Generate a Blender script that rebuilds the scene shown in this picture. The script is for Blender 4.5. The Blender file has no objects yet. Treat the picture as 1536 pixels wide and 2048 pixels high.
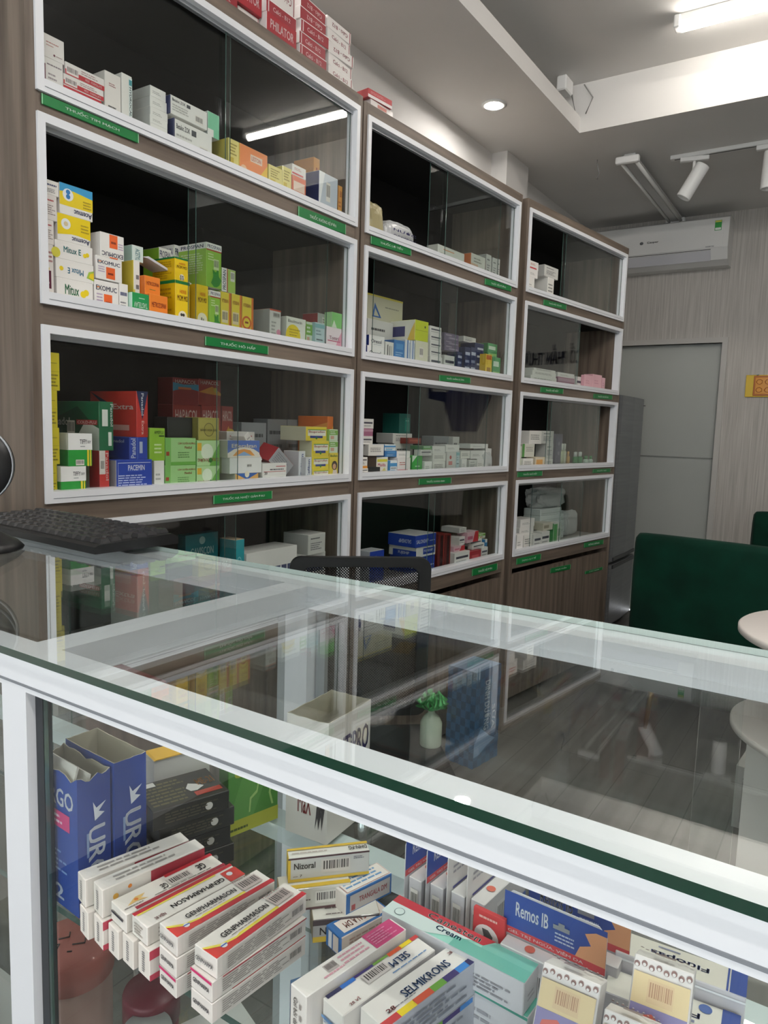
import bpy, bmesh, math, random
from mathutils import Matrix, Vector
random.seed(7)
SC = bpy.context.scene
COL = SC.collection
# ---------------------------------------------------------------- camera, world, exposure
cam = bpy.data.cameras.new('camera'); cam.sensor_fit = 'VERTICAL'; cam.sensor_height = 36.0
cam.lens = 1451.0 / 2048.0 * 36.0; cam.clip_start = 0.02
camo = bpy.data.objects.new('camera', cam); COL.objects.link(camo)
Fv, Rv, Uv = Vector((0.8326003, 0.5420141, -0.1140061)), Vector((0.5482562, -0.8357500, 0.0306122)), Vector((0.0786884, 0.0879923, 0.9930083))
camo.matrix_world = Matrix(((Rv.x, Uv.x, -Fv.x, 0.0), (Rv.y, Uv.y, -Fv.y, 0.0), (Rv.z, Uv.z, -Fv.z, 1.22), (0, 0, 0, 1)))
SC.camera = camo
SC.view_settings.view_transform = 'Standard'; SC.view_settings.look = 'None'
SC.view_settings.gamma = 1.0; SC.view_settings.use_curve_mapping = False
SC.view_settings.exposure = 1.12
SC.cycles.transparent_max_bounces = 32
SC.cycles.max_bounces = 10; SC.cycles.diffuse_bounces = 4; SC.cycles.glossy_bounces = 5
SC.cycles.sample_clamp_indirect = 6.0
w = bpy.data.worlds.new('World'); SC.world = w; w.use_nodes = True
w.node_tree.nodes['Background'].inputs[0].default_value = (0.95, 0.97, 1.0, 1)
w.node_tree.nodes['Background'].inputs[1].default_value = 1.35
TUBE = 18; TUBE2 = 54; SPOT = 320
FLOOR = -0.045; CEIL = 2.70; CEIL2 = 2.93
XE = 5.35; YL = 1.79; YR = -2.9; XB = -2.6

# ---------------------------------------------------------------- materials
MATS = {}
def srgb(h):
    h = h.lstrip('#'); c = [int(h[i:i+2], 16) / 255.0 for i in (0, 2, 4)]
    return [x / 12.92 if x <= 0.04045 else ((x + 0.055) / 1.055) ** 2.4 for x in c] + [1.0]
def mat(name, color='#ffffff', rough=0.5, metal=0.0, coat=0.0, spec=0.5, emit=None, estr=0.0):
    if name in MATS: return MATS[name]
    m = bpy.data.materials.new(name); m.use_nodes = True; b = m.node_tree.nodes['Principled BSDF']
    b.inputs['Base Color'].default_value = srgb(color); b.inputs['Roughness'].default_value = rough
    b.inputs['Metallic'].default_value = metal; b.inputs['Coat Weight'].default_value = coat
    b.inputs['Specular IOR Level'].default_value = spec
    if emit: b.inputs['Emission Color'].default_value = srgb(emit); b.inputs['Emission Strength'].default_value = estr
    MATS[name] = m; return m
def ink(c):                                   # printed card in one colour
    c = c.lower()
    if 'ink' + c in MATS: return MATS['ink' + c]
    m = mat('ink' + c, c, 0.42, coat=0.15)
    nt = m.node_tree; b = nt.nodes['Principled BSDF']
    n = nt.nodes.new('ShaderNodeTexNoise'); n.inputs['Scale'].default_value = 60
    r = nt.nodes.new('ShaderNodeMapRange'); r.inputs['To Min'].default_value = 0.32; r.inputs['To Max'].default_value = 0.55
    nt.links.new(n.outputs['Fac'], r.inputs['Value']); nt.links.new(r.outputs[0], b.inputs['Roughness'])
    return m
def noisy(name, c1, c2, scale, rough=0.6, stretch=(1, 1, 1), bump=0.0, detail=4.0, bscale=None, coords='Object', lo=0.3, hi=0.7, spec=0.5):
    if name in MATS: return MATS[name]
    m = mat(name, c1, rough, spec=spec); nt = m.node_tree; b = nt.nodes['Principled BSDF']
    tc = nt.nodes.new('ShaderNodeTexCoord'); mp = nt.nodes.new('ShaderNodeMapping'); mp.inputs['Scale'].default_value = stretch
    nz = nt.nodes.new('ShaderNodeTexNoise'); nz.inputs['Scale'].default_value = scale; nz.inputs['Detail'].default_value = detail
    cr = nt.nodes.new('ShaderNodeValToRGB'); cr.color_ramp.elements[0].color = srgb(c1); cr.color_ramp.elements[1].color = srgb(c2)
    cr.color_ramp.elements[0].position = lo; cr.color_ramp.elements[1].position = hi
    nt.links.new(tc.outputs[coords], mp.inputs[0]); nt.links.new(mp.outputs[0], nz.inputs['Vector'])
    nt.links.new(nz.outputs['Fac'], cr.inputs[0]); nt.links.new(cr.outputs[0], b.inputs['Base Color'])
    if bump:
        bp = nt.nodes.new('ShaderNodeBump'); bp.inputs['Strength'].default_value = bump; bp.inputs['Distance'].default_value = 0.004
        nt.links.new(nz.outputs['Fac'], bp.inputs['Height']); nt.links.new(bp.outputs[0], b.inputs['Normal'])
    return m
def glass(name, tint=(0.93, 0.98, 0.96), f0=0.04, gloss=0.0, ft=0.96):
    if name in MATS: return MATS[name]
    m = bpy.data.materials.new(name); m.use_nodes = True; nt = m.node_tree; nt.nodes.clear()
    out = nt.nodes.new('ShaderNodeOutputMaterial'); tr = nt.nodes.new('ShaderNodeBsdfTransparent'); gl = nt.nodes.new('ShaderNodeBsdfGlossy')
    tr.inputs[0].default_value = (*tint, 1); gl.inputs[0].default_value = (1, 1, 1, 1); gl.inputs['Roughness'].default_value = gloss
    g = nt.nodes.new('ShaderNodeNewGeometry'); d = nt.nodes.new('ShaderNodeVectorMath'); d.operation = 'DOT_PRODUCT'
    nt.links.new(g.outputs['Incoming'], d.inputs[0]); nt.links.new(g.outputs['Normal'], d.inputs[1])
    def M(op, a, b=None):
        n = nt.nodes.new('ShaderNodeMath'); n.operation = op
        for i, v in enumerate((a, b)):
            if v is None: continue
            if isinstance(v, (int, float)): n.inputs[i].default_value = v
            else: nt.links.new(v, n.inputs[i])
        return n.outputs[0]
    c = M('ABSOLUTE', d.outputs['Value']); p = M('POWER', M('SUBTRACT', 1.0, c), 5.0)
    fac = M('ADD', M('MULTIPLY', p, ft), f0)           # Schlick reflectance of clear float glass
    mx = nt.nodes.new('ShaderNodeMixShader'); nt.links.new(fac, mx.inputs[0]); nt.links.new(tr.outputs[0], mx.inputs[1]); nt.links.new(gl.outputs[0], mx.inputs[2])
    nt.links.new(mx.outputs[0], out.inputs[0]); MATS[name] = m; return m
def wood(name, axis):
    st = {'z': (26, 26, 1.3), 'x': (1.3, 26, 26)}[axis]
    if name in MATS: return MATS[name]
    m = noisy(name, '#574b41', '#817366', 1.6, 0.5, st, detail=6.0, lo=0.32, hi=0.68, bump=0.08)
    return m
WOODV = wood('wood grain upright', 'z'); WOODH = wood('wood grain level', 'x')
ALU = mat('white enamelled aluminium', '#eceef2', 0.35)
ALUS = mat('silver aluminium track', '#b9bdc0', 0.3, metal=0.6)
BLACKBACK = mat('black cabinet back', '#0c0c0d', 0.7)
GLASS = glass('clear glass pane', (.97, .985, .98), .032); GLASSTOP = glass('clear counter glass', (0.972, 0.992, 0.990), 0.042)
GEDGE = mat('glass edge pale', '#48605a', 0.1, coat=0.6)
GREEN = mat('green glass edge', '#0d3a2a', 0.08, coat=1.0)
WALLP = mat('white paint', '#d9d7d4', 0.7)

# ---------------------------------------------------------------- mesh building
class MB:
    def __init__(s): s.v = []; s.f = []; s.m = []; s.mats = []; s.sm = []
    def mi(s, m):
        if m not in s.mats: s.mats.append(m)
        return s.mats.index(m)
    def add(s, vs, fs, m, smooth=False):
        o = len(s.v); s.v += [tuple(v) for v in vs]; i = s.mi(m)
        for f in fs: s.f.append([o + k for k in f]); s.m.append(i); s.sm.append(smooth)
    def box(s, a, b, m, fm=None):
        (x0, y0, z0), (x1, y1, z1) = a, b
        vs = [(x0,y0,z0),(x1,y0,z0),(x1,y1,z0),(x0,y1,z0),(x0,y0,z1),(x1,y0,z1),(x1,y1,z1),(x0,y1,z1)]
        fs = {'bottom': (3,2,1,0), 'top': (4,5,6,7), 'front': (0,1,5,4), 'right': (1,2,6,5), 'back': (2,3,7,6), 'left': (3,0,4,7)}
        for k, f in fs.items(): s.add([vs[i] for i in f], [(0,1,2,3)], (fm or {}).get(k, m))
    def bbox(s, a, b, m, r=0.001, fm=None, seg=1, smooth=False):   # bevelled box, six face materials
        bm = bmesh.new(); bmesh.ops.create_cube(bm, size=1.0)
        for v in bm.verts: v.co = Vector([a[i] + (v.co[i] + 0.5) * (b[i] - a[i]) for i in range(3)])
        bmesh.ops.bevel(bm, geom=list(bm.edges), offset=r, segments=seg, affect='EDGES', profile=0.5)
        bm.normal_update()
        for f in bm.faces:
            n = f.normal; k = max(range(3), key=lambda i: abs(n[i])); key = (('left','right'),('front','back'),('bottom','top'))[k][n[k] > 0]
            s.add([v.co[:] for v in f.verts], [tuple(range(len(f.verts)))], (fm or {}).get(key, m), smooth)
        bm.free()
    def tube(s, pts, r, m, n=10, caps=True):
        rs = r if isinstance(r, (list, tuple)) else [r] * len(pts); rings = []; pts = [Vector(p) for p in pts]
        for i, p in enumerate(pts):
            t = (pts[min(i+1, len(pts)-1)] - pts[max(i-1, 0)]).normalized()
            u = t.cross(Vector((0, 0, 1))); u = u.normalized() if u.length > 1e-3 else Vector((1, 0, 0)); q = t.cross(u)
            rings.append([p + (u * math.cos(6.28318*k/n) + q * math.sin(6.28318*k/n)) * rs[i] for k in range(n)])
        vs = [v for r_ in rings for v in r_]; fs = []
        for i in range(len(pts)-1):
            for k in range(n): fs.append((i*n+k, i*n+(k+1)%n, (i+1)*n+(k+1)%n, (i+1)*n+k))
        if caps: fs += [tuple(range(n))[::-1], tuple((len(pts)-1)*n+k for k in range(n))]
        s.add(vs, fs, m, True)
    def lathe(s, prof, m, c=(0, 0, 0), n=40, smooth=True, caps=True):
        vs = []; fs = []
        for r, z in prof:
            for k in range(n): vs.append((c[0] + r*math.cos(6.28318*k/n), c[1] + r*math.sin(6.28318*k/n), c[2] + z))
        for i in range(len(prof)-1):
            for k in range(n): fs.append((i*n+k, i*n+(k+1)%n, (i+1)*n+(k+1)%n, (i+1)*n+k))
        if caps and prof[0][0] > 1e-5: fs.append(tuple(range(n))[::-1])
        if caps and prof[-1][0] > 1e-5: fs.append(tuple((len(prof)-1)*n+k for k in range(n)))
        s.add(vs, fs, m, smooth)
    def prism(s, poly, y0, y1, m, axis='y'):           # polygon extruded along an axis
        P = {'y': lambda a, b, t: (a, t, b), 'x': lambda a, b, t: (t, a, b), 'z': lambda a, b, t: (a, b, t)}[axis]
        n = len(poly); vs = [P(a, b, y0) for a, b in poly] + [P(a, b, y1) for a, b in poly]
        fs = [tuple(range(n)), tuple(range(2*n-1, n-1, -1))] + [(i, i+n, (i+1)%n+n, (i+1)%n) for i in range(n)]
        s.add(vs, fs, m)
    def text(s, txt, fn, m):                            # fn maps the unit square (u, v) to a point
        vs, fs = glyphs(txt); s.add([fn(u, v) for u, v in vs], fs, m)
    def build(s, name, parent=None, smooth=False, fix=True):
        me = bpy.data.meshes.new(name); me.from_pydata(s.v, [], s.f)
        for m in s.mats: me.materials.append(m)
        me.polygons.foreach_set('material_index', s.m); me.polygons.foreach_set('use_smooth', [smooth or a for a in s.sm]); me.update()
        o = bpy.data.objects.new(name, me); COL.objects.link(o)
        if parent: o.parent = parent
        return o
GC = {}
def glyphs(txt):                                        # outline lettering filled and scaled to the unit square
    if txt in GC: return GC[txt]
    cu = bpy.data.curves.new('t', 'FONT'); cu.body = txt; cu.resolution_u = 2; cu.offset = 0.0
    o = bpy.data.objects.new('t', cu); COL.objects.link(o)
    me = o.to_mesh(); vs = [(v.co.x, v.co.y) for v in me.vertices]; fs = [tuple(p.vertices) for p in me.polygons]
    o.to_mesh_clear(); bpy.data.objects.remove(o); bpy.data.curves.remove(cu)
    n = len(vs); v0, f0 = list(vs), list(fs)           # second and third strike thicken the strokes
    for i, (dx, dy) in enumerate(((.038, 0), (.019, .022)), 1):
        vs += [(x+dx, y+dy) for x, y in v0]; fs += [tuple(k+i*n for k in f) for f in f0]
    xs = [v[0] for v in vs]; ys = [v[1] for v in vs]; x0, x1, y0, y1 = min(xs), max(xs), min(ys), max(ys)
    GC[txt] = ([((x-x0)/(x1-x0), (y-y0)/(y1-y0)) for x, y in vs], fs); return GC[txt]
def empty(name, loc, rz=0.0, label=None, cat=None, group=None):
    o = bpy.data.objects.new(name, None); COL.objects.link(o); o.location = loc; o.rotation_euler = (0, 0, rz); o.empty_display_size = 0.05
    if label: tag(o, label, cat, group)
    return o
def tag(o, label, cat, group=None):
    o['label'] = label; o['category'] = cat
    if group: o['group'] = group
    return o
def struct(o): o['kind'] = 'structure'; return o

# ---------------------------------------------------------------- printed cartons
WH = '#f1efea'; GR = '#c9cac6'; INK = '#3b3a3c'; NAVY = '#1d2a5e'; RED = '#c42634'; GN = '#1f8a3c'; LIME = '#a9c62c'; YE = '#f0d521'; OR = '#ee7d24'; BL = '#2a5fb4'; PK = '#e9a9bd'; MAR = '#6d1c38'; TEAL = '#18776f'
def facefn(face, w, d, h, e):
    if face == 'f': return lambda u, v: (u*w, -e, v*h)
    if face == 's': return lambda u, v: (-e, d*(1-u), v*h)
    if face == 't': return lambda u, v: (u*w, v*d, h+e)
    if face == 'r': return lambda u, v: (w+e, u*d, v*h)
def asp(face, w, d, h): return {'f': (w, h), 's': (d, h), 't': (w, d), 'r': (d, h)}[face]
def marks(mb, w, d, h, ms):
    for i, k in enumerate(ms):
        e = 0.00025 + 0.00007 * i; f = facefn(k[1], w, d, h, e); c = k[0]
        if c == 'b':
            u0, v0, u1, v1 = k[2:6]; mb.add([f(u0,v0), f(u1,v0), f(u1,v1), f(u0,v1)], [(0,1,2,3)], ink(k[6]))
        elif c == 't':
            u0, v0, u1, v1 = k[3:7]; rot = k[8] if len(k) > 8 else 0; us, vs = u1-u0, v1-v0
            R = {0: lambda a, b: (a, b), 90: lambda a, b: (1-b, a), 180: lambda a, b: (1-a, 1-b), 270: lambda a, b: (b, 1-a)}[rot]
            mb.text(k[2], lambda a, b: f(u0 + R(a, b)[0]*us, v0 + R(a, b)[1]*vs), ink(k[7]))
        elif c == 'c':
            u0, v0, u1, v1 = k[2:6]; mb.add([f(u0,v0), f(u1,v0), f(u1,v1), f(u0,v1)], [(0,1,2,3)], ink(k[6] if len(k) > 6 else '#e8e4dc'))
            f2 = facefn(k[1], w, d, h, e + 0.00006); n = 11; rr = random.Random(5); x = 0.08
            while x < 0.92:
                b = rr.choice((0.02, 0.035, 0.05)); a0 = u0 + (u1-u0)*x; a1 = u0 + (u1-u0)*min(x+b, 0.94)
                mb.add([f2(a0, v0+(v1-v0)*.25), f2(a1, v0+(v1-v0)*.25), f2(a1, v1-(v1-v0)*.12), f2(a0, v1-(v1-v0)*.12)], [(0,1,2,3)], ink(k[7] if len(k) > 7 else '#4a4644')); x += b + rr.choice((0.03, 0.045))
        elif c == 'l':
            u0, v0, u1, v1, n, col = k[2:8]; rr = random.Random(n)
            for j in range(n):
                y = v1 - (v1-v0)*(j+.5)/n; hh = (v1-v0)/n*.22; x = u0; end = u1 - (u1-u0)*rr.random()*.35
                while x < end:
                    x2 = min(x + (u1-u0)*(.06 + .16*rr.random()), end)
                    mb.add([f(x,y-hh), f(x2,y-hh), f(x2,y+hh), f(x,y+hh)], [(0,1,2,3)], ink(col)); x = x2 + (u1-u0)*.025
        elif c == 'd':
            cu, cv, r = k[2:5]; W, H = asp(k[1], w, d, h); n = 20
            mb.add([f(cu + r*H*math.cos(6.28318*j/n)/W, cv + r*math.sin(6.28318*j/n)) for j in range(n)], [tuple(range(n))], ink(k[5]))
        elif c == 'p':
            mb.add([f(u, v) for u, v in k[2]], [tuple(range(len(k[2])))], ink(k[3]))
L = lambda f, a=.1, b=.2, c=.8, d=.6, n=4, col='#77757a': ('l', f, a, b, c, d, n, col)
D = {  # front, side, top colour, print
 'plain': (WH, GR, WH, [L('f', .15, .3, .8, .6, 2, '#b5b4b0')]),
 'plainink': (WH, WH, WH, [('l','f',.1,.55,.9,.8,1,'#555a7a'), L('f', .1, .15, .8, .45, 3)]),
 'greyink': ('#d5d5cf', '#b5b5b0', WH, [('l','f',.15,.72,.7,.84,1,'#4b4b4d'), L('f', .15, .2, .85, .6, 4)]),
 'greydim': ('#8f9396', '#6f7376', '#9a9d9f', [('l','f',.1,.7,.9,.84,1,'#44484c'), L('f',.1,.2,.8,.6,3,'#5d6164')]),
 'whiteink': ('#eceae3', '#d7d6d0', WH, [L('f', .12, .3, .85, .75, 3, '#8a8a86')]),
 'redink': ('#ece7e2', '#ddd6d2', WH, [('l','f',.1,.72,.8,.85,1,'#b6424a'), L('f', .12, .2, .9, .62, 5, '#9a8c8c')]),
 'tinyred': ('#f0e9e6', '#d8cfd0', WH, [('l','f',.15,.62,.75,.72,1,'#c07a74'), ('l','f',.15,.5,.5,.58,1,'#c07a74'), ('d','f',.52,.2,.05,MAR), ('l','f',.6,.17,.9,.23,1,'#9a6a72')]),
 'amlo': ('#f2ece9', MAR, WH, [('b','f',0,0,.13,.82,MAR), ('l','f',.2,.8,.95,.88,1,'#8d7f86'), L('f',.25,.45,.8,.65,2,'#a79a9e'), ('l','f',.45,.1,.8,.17,1,MAR)]),
 'redband': ('#efe9e6', '#e3dcda', WH, [('b','f',0,.02,1,.42,RED), ('c','f',.03,.1,.33,.72,'#f1e6e4'), L('f',.4,.5,.95,.85,2,'#b58f8f'), ('t','f','MDX - FORMULATE',.5,.12,.93,.32,'#f3d6d6')]),
 'redband2': ('#efe9e6', '#e3dcda', WH, [('b','f',0,.3,1,.95,RED), ('c','f',.6,.1,.95,.72,'#f1e6e4'), ('t','f','SPIRIDON - 150',.04,.66,.5,.84,'#f3d6d6')]),
 'uprightcream': ('#ece5e0', '#d9d4ce', WH, [('l','f',.25,.72,.8,.8,2,'#a3676b'), ('c','f',.25,.03,.85,.28,'#e6cfa6'), ('l','f',.2,.3,.7,.36,1,INK)]),
 'hydro': ('#ebe8e2', '#e2dfda', WH, [('b','f',.68,.02,1,.96,'#dfe9e6'), ('t','f','HYDROCALM',.74,.2,.94,.8,'#26323a',270), ('b','f',.7,.83,.98,.93,'#3f9aa4')]),
 'betaloc': ('#ecebe6', '#26305a', WH, [('t','f','Betaloc ZOK',.05,.72,.4,.88,'#50525a'), ('b','f',.43,.7,.53,.88,'#45474d'), ('c','f',.66,.12,.88,.55), L('f',.05,.2,.5,.6,3,'#bcbbb6')]),
 'betaloc2': ('#ecebe6', '#26305a', WH, [('b','f',0,0,.04,1,'#26305a'), ('t','f','Betaloc ZOK',.08,.72,.42,.88,'#50525a'), ('b','f',.46,.7,.58,.88,'#45474d'), ('c','f',.66,.12,.88,.5), L('f',.08,.2,.5,.6,3,'#bcbbb6')]),
 'mint': ('#7fcda4', '#d7ddd6', WH, [('b','f',0,0,.5,.3,WH)]),
 'yellowlines': ('#e9dc84', '#cdbf5a', '#e8df9a', [('b','f',.12,.1,.5,.5,'#d3b93c'), ('c','f',.15,.05,.8,.3), L('f',.15,.55,.85,.9,4,'#a08d2e')]),
 'lestoin': ('#ef8d4c', '#e8c84a', '#f0b070', [('p','f',[(.5,0),(1,0),(1,.7)],'#f0c53a'), ('b','f',.38,.62,.8,.82,'#f3d9c4'), ('t','f','LESTOIN',.42,.66,.76,.78,'#c54a2c'), ('d','f',.15,.3,.14,'#f6c9a0')]),
 'orangered': ('#d9643a', '#c04a2c', '#e08a5a', [('b','f',.1,.45,.9,.8,'#efd6c4'), L('f',.1,.1,.9,.4,2,'#f0c9b0')]),
 'whitered': ('#ece8e3', '#d9d2cc', WH, [('b','f',0,.1,.8,.25,RED), ('l','f',.15,.5,.8,.75,2,'#b4675f')]),
 'silver': ('#c3ccd6', '#262f66', '#dfe3e8', [('p','f',[(0,0),(.3,1),(0,1)],'#eef0f2'), ('c','f',.38,.35,.6,.8)]),
 'b1': ('#d99a4a', '#c4843a', '#e0a860', [('t','f','B1',.4,.7,.85,.86,'#a33a24'), ('b','f',.1,.1,.9,.35,'#e6c46c'), L('f',.1,.4,.9,.6,2,'#b0632e')]),
 'maroonpatch': ('#ece7e2', '#ddd6d2', WH, [('b','f',.05,.24,.7,.55,'#5b1633'), ('l','f',.1,.3,.6,.45,2,'#d9c4cc'), ('b','f',.05,.56,.5,.6,YE), L('f',.1,.68,.9,.9,3,'#b07a7a')]),
 'acemucblue': (WH, '#f0eee8', WH, [('b','f',0,.3,1,.72,YE), ('b','f',0,.66,1,1,'#3aa0d4'), ('p','f',[(0,.6),(.6,.62),(1,.5),(1,.72),(.4,.82),(0,.72)],YE), ('d','f',.25,.66,.2,'#eef3f4'), ('d','f',.25,.6,.08,'#2a7cc0'), ('d','f',.25,.75,.08,'#2a7cc0'), ('t','f','Acemuc',.42,.06,.97,.24,'#1e2c5c',180), L('f',.7,.34,.96,.62,3,'#b59a20')]),
 'acemuc': (WH, '#f0eee8', WH, [('b','f',0,.32,1,1,'#f2d60e'), ('p','f',[(0,.22),(.5,.34),(1,.26),(1,.4),(0,.4)],'#f2d60e'), ('d','f',.25,.66,.2,'#eef3f4'), ('d','f',.25,.66,.09,'#d9c9a0'), ('t','f','Acemuc',.42,.05,.97,.24,'#1e2c5c',180), L('f',.7,.45,.96,.8,3,'#b59a20')]),
 'mitux': (WH, '#efedea', WH, [('t','f','Mitux E',.22,.4,.68,.74,'#1f7a7c'), ('d','f',.02,.3,.28,'#d6cf4a'), ('d','f',.78,.45,.12,YE), ('d','f',.85,.52,.12,YE)]),
 'mituxinv': (WH, '#efedea', WH, [('t','f','Mitux E',.3,.3,.72,.62,'#1f7a9c',180), ('d','f',.14,.5,.12,YE), ('p','f',[(.8,.25),(1,.15),(1,.7),(.86,.6)],'#a9c64a'), ('p','f',[(.86,.3),(1,.22),(1,.6),(.9,.52)],YE)]),
 'mituxlow': (WH, '#efedea', WH, [('t','f','Mitux',.22,.42,.6,.8,'#1f7a4c'), ('d','f',.72,.52,.13,YE), ('d','f',.8,.6,.12,YE), ('l','f',.1,.05,.9,.18,1,'#b98fb8')]),
 'exomuc': (WH, '#e9e6e2', WH, [('b','f',.38,.08,.72,.58,'#ef6a2e'), ('t','f','EXOMUC',.06,.68,.92,.84,'#3a3c58'), ('b','f',.1,.76,.2,.79,OR), L('f',.45,.2,.66,.4,1,'#7c2f1c'), L('f',.08,.3,.34,.6,3,'#b8a6c0')]),
 'exomucinv': (WH, '#e9e6e2', WH, [('b','f',.38,.42,.72,.97,'#ef6a2e'), ('t','f','EXOMUC',.06,.06,.95,.24,'#3a3c58',180), L('f',.45,.55,.66,.75,1,'#7c2f1c'), L('f',.75,.4,.97,.7,3,'#b8a6c0'), ('b','f',.38,0,.72,.05,'#ef6a2e')]),
 'acetyl': ('#dfeee8', '#bcdcd2', WH, [('t','f','ACETYL',.3,.1,.7,.8,'#3a7f88',270)]),
 'yellowwhite': (WH, '#e9d455', WH, [('b','f',0,0,.25,.5,'#e9d455'), L('f',.4,.3,.9,.8,3)]),
 'metro': ('#f0872a', '#d96f1c', '#f29a48', [('t','f','METROZOPAN',.12,.5,.9,.7,'#8e1f24'), ('l','f',.3,.25,.7,.33,1,'#6c7a2c')]),
 'greenbox': ('#1f9a52', '#bfe0d0', '#3aa868', [('t','f','TASTELAV',.12,.4,.9,.62,'#e7f4ea',180), ('l','f',.4,.75,.75,.83,1,'#cfe8d6')]),
 'momo': ('#f3cf1c', '#e0b90f', '#1d7a3c', [('b','f',0,.93,1,1,'#1d7a3c'), ('t','f','MOM MO',.14,.55,.86,.68,'#6a2a1c'), ('t','f','HERB',.3,.72,.75,.8,'#e8812a'), ('d','f',.5,.2,.13,'#f2ead0'), ('d','f',.42,.24,.035,INK), ('d','f',.56,.24,.035,INK), ('b','f',.36,.08,.48,.2,'#8c8a80'), ('b','f',.52,.08,.62,.2,'#8c8a80'), ('b','s',0,.93,1,1,'#1d7a3c'), L('s',.1,.1,.9,.85,8,'#b98f18')]),
 'momo2': ('#f3cf1c', '#e0b90f', '#e8c820', [('t','f','MOM MO',.14,.6,.86,.72,'#6a2a1c'), ('t','f','HERB',.3,.75,.75,.83,'#e8812a'), ('d','f',.5,.22,.15,'#f2ead0'), ('b','f',.38,.08,.5,.26,'#8c8a80'), ('b','f',.54,.08,.64,.24,'#8c8a80')]),
 'prospan': ('#8fc03c', '#a3cc54', WH, [('b','f',0,.86,1,1,WH), ('t','f','PROSPAN',.06,.885,.94,.965,'#1d2a5e'), ('b','f',0,.83,1,.855,'#c42634'), ('p','f',[(.3,.1),(.45,.25),(.4,.42),(.6,.36),(.8,.45),(.82,.28),(1,.2),(.86,.08),(.7,.03),(.5,.02)],'#2d8a2c'), ('c','f',.48,.42,.82,.66,'#cfe0a8'), L('f',.1,.6,.5,.78,3,'#d9e8b8'), ('b','s',0,.86,1,1,WH), ('t','s','PROSPAN',.1,.885,.9,.965,'#1d2a5e'), L('s',.1,.3,.9,.78,9,'#dfeac4')]),
 'prospantop': ('#1d5a34', '#8fc03c', WH, [('b','f',0,.84,1,1,WH), ('t','f','PROSPAN',.06,.88,.94,.97,'#1d2a5e')]),
 'prospanside': ('#a8c85a', '#8fc03c', WH, [('b','f',0,0,.36,1,WH), ('t','f','PROSPAN',.08,.08,.3,.92,'#1d2a5e',90), ('b','f',.36,0,.42,1,RED), ('c','f',.62,.5,.92,.92)]),
 'yelora': ('#e8d23c', '#d9a03c', '#f0dc6a', [('b','f',.82,0,1,1,'#d9732c'), ('t','f','VITERBAN',.08,.74,.74,.83,'#a8541c'), ('c','f',.1,.25,.72,.55,'#e6d6b0')]),
 'yelora2': ('#e8d23c', '#d9a03c', '#f0dc6a', [('b','f',.82,0,1,1,'#d9732c'), ('t','f','VITERBAN',.08,.74,.74,.83,'#a8541c'), ('d','f',.4,.35,.17,'#cc5a28'), ('d','f',.4,.35,.12,'#e8d23c'), ('b','f',.25,.33,.55,.38,'#8a3a1c')]),
 'greyring': ('#d6d4ce', '#aaa9a4', '#d9a08c', [('b','f',0,.95,1,1,'#c8543c'), ('c','f',.3,.75,.9,.9,'#b9b4ae'), ('d','f',.8,.3,.1,'#d98aa4'), L('f',.15,.2,.6,.65,4,'#9a9994')]),
 'bisol': ('#f0efe6', '#d9d7cc', WH, [('d','f',.35,.32,.42,'#f0d516'), ('b','f',0,.78,1,1,'#f0efe6'), ('t','f','Bisolmucin',.08,.8,.8,.91,'#5a5a58'), L('f',.15,.2,.75,.6,4,'#b99f18')]),
 'limewhite': ('#d9e6cf', '#a8cf62', '#b8d88a', [('b','f',0,.5,1,.9,'#7fb648'), ('b','f',.15,.15,.55,.42,'#d9a890'), L('f',.1,.55,.9,.85,2,'#e8f0dc')]),
 'palecyan': ('#c9dde0', '#a8c6cc', '#dfe9ea', [('b','f',0,.8,1,.95,'#8fc4c8'), ('l','f',.15,.3,.85,.42,1,'#4a4f58'), L('f',.1,.5,.8,.75,2,'#8fa6ac')]),
 'greyred': ('#a9aaa6', '#a03a38', '#b4b4b0', [('b','f',.3,.2,.8,.75,'#cdccc6'), L('f',.35,.3,.75,.65,2,'#75605c')]),
 'greenplain': ('#7cc46a', '#a9d69a', '#8fd07c', [('p','f',[(0,0),(.5,0),(.2,.5)],'#d9e8d0')]),
 'greenplain2': ('#2fae3a', '#1d8a2c', '#4cc052', [('p','f',[(0,.6),(.5,1),(0,1)],'#dff0dc'), ('l','f',.3,.3,.8,.45,1,'#bfe8c0')]),
 'pinkwhite': ('#ecdfe2', '#d9d0d2', WH, [('p','f',[(.5,0),(1,0),(1,.9),(.8,.6)],'#e3a0b4'), ('t','f','Tottri',.2,.5,.8,.64,'#8a4a60'), ('b','f',.1,.42,.9,.46,'#c8597c')]),
 'yellow': ('#e5d32a', '#cdbb1c', '#ecdc4a', [L('f',.1,.08,.9,.45,4,'#8f821c'), ('l','f',.1,.7,.8,.75,1,'#a4961c'), ('b','f',.06,.5,.94,.507,'#b3a41c')]),
 'coldflu': ('#1e6b46', '#1e6b46', '#2a7a50', [('p','s',[(0,0),(.7,0),(.95,.45),(.6,.9),(0,.55)],'#14482f'), ('p','s',[(.45,0),(1,0),(1,.45),(.75,.6)],'#d6d9d2'), ('t','s','Panadol',.04,.5,.45,.66,'#e8ece8'), ('b','s',.58,.52,.97,.62,'#b03a3c'), ('t','s','COLD-FLU',.6,.54,.95,.6,'#f4e8e4'), ('b','f',.2,.5,.6,.84,'#e2e5de'), ('b','f',.62,.1,.85,.38,'#e2e5de'), ('t','f','Panadol',.78,.5,.96,.96,'#e8ece8',270), ('c','s',.4,.3,.55,.6)]),
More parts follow.
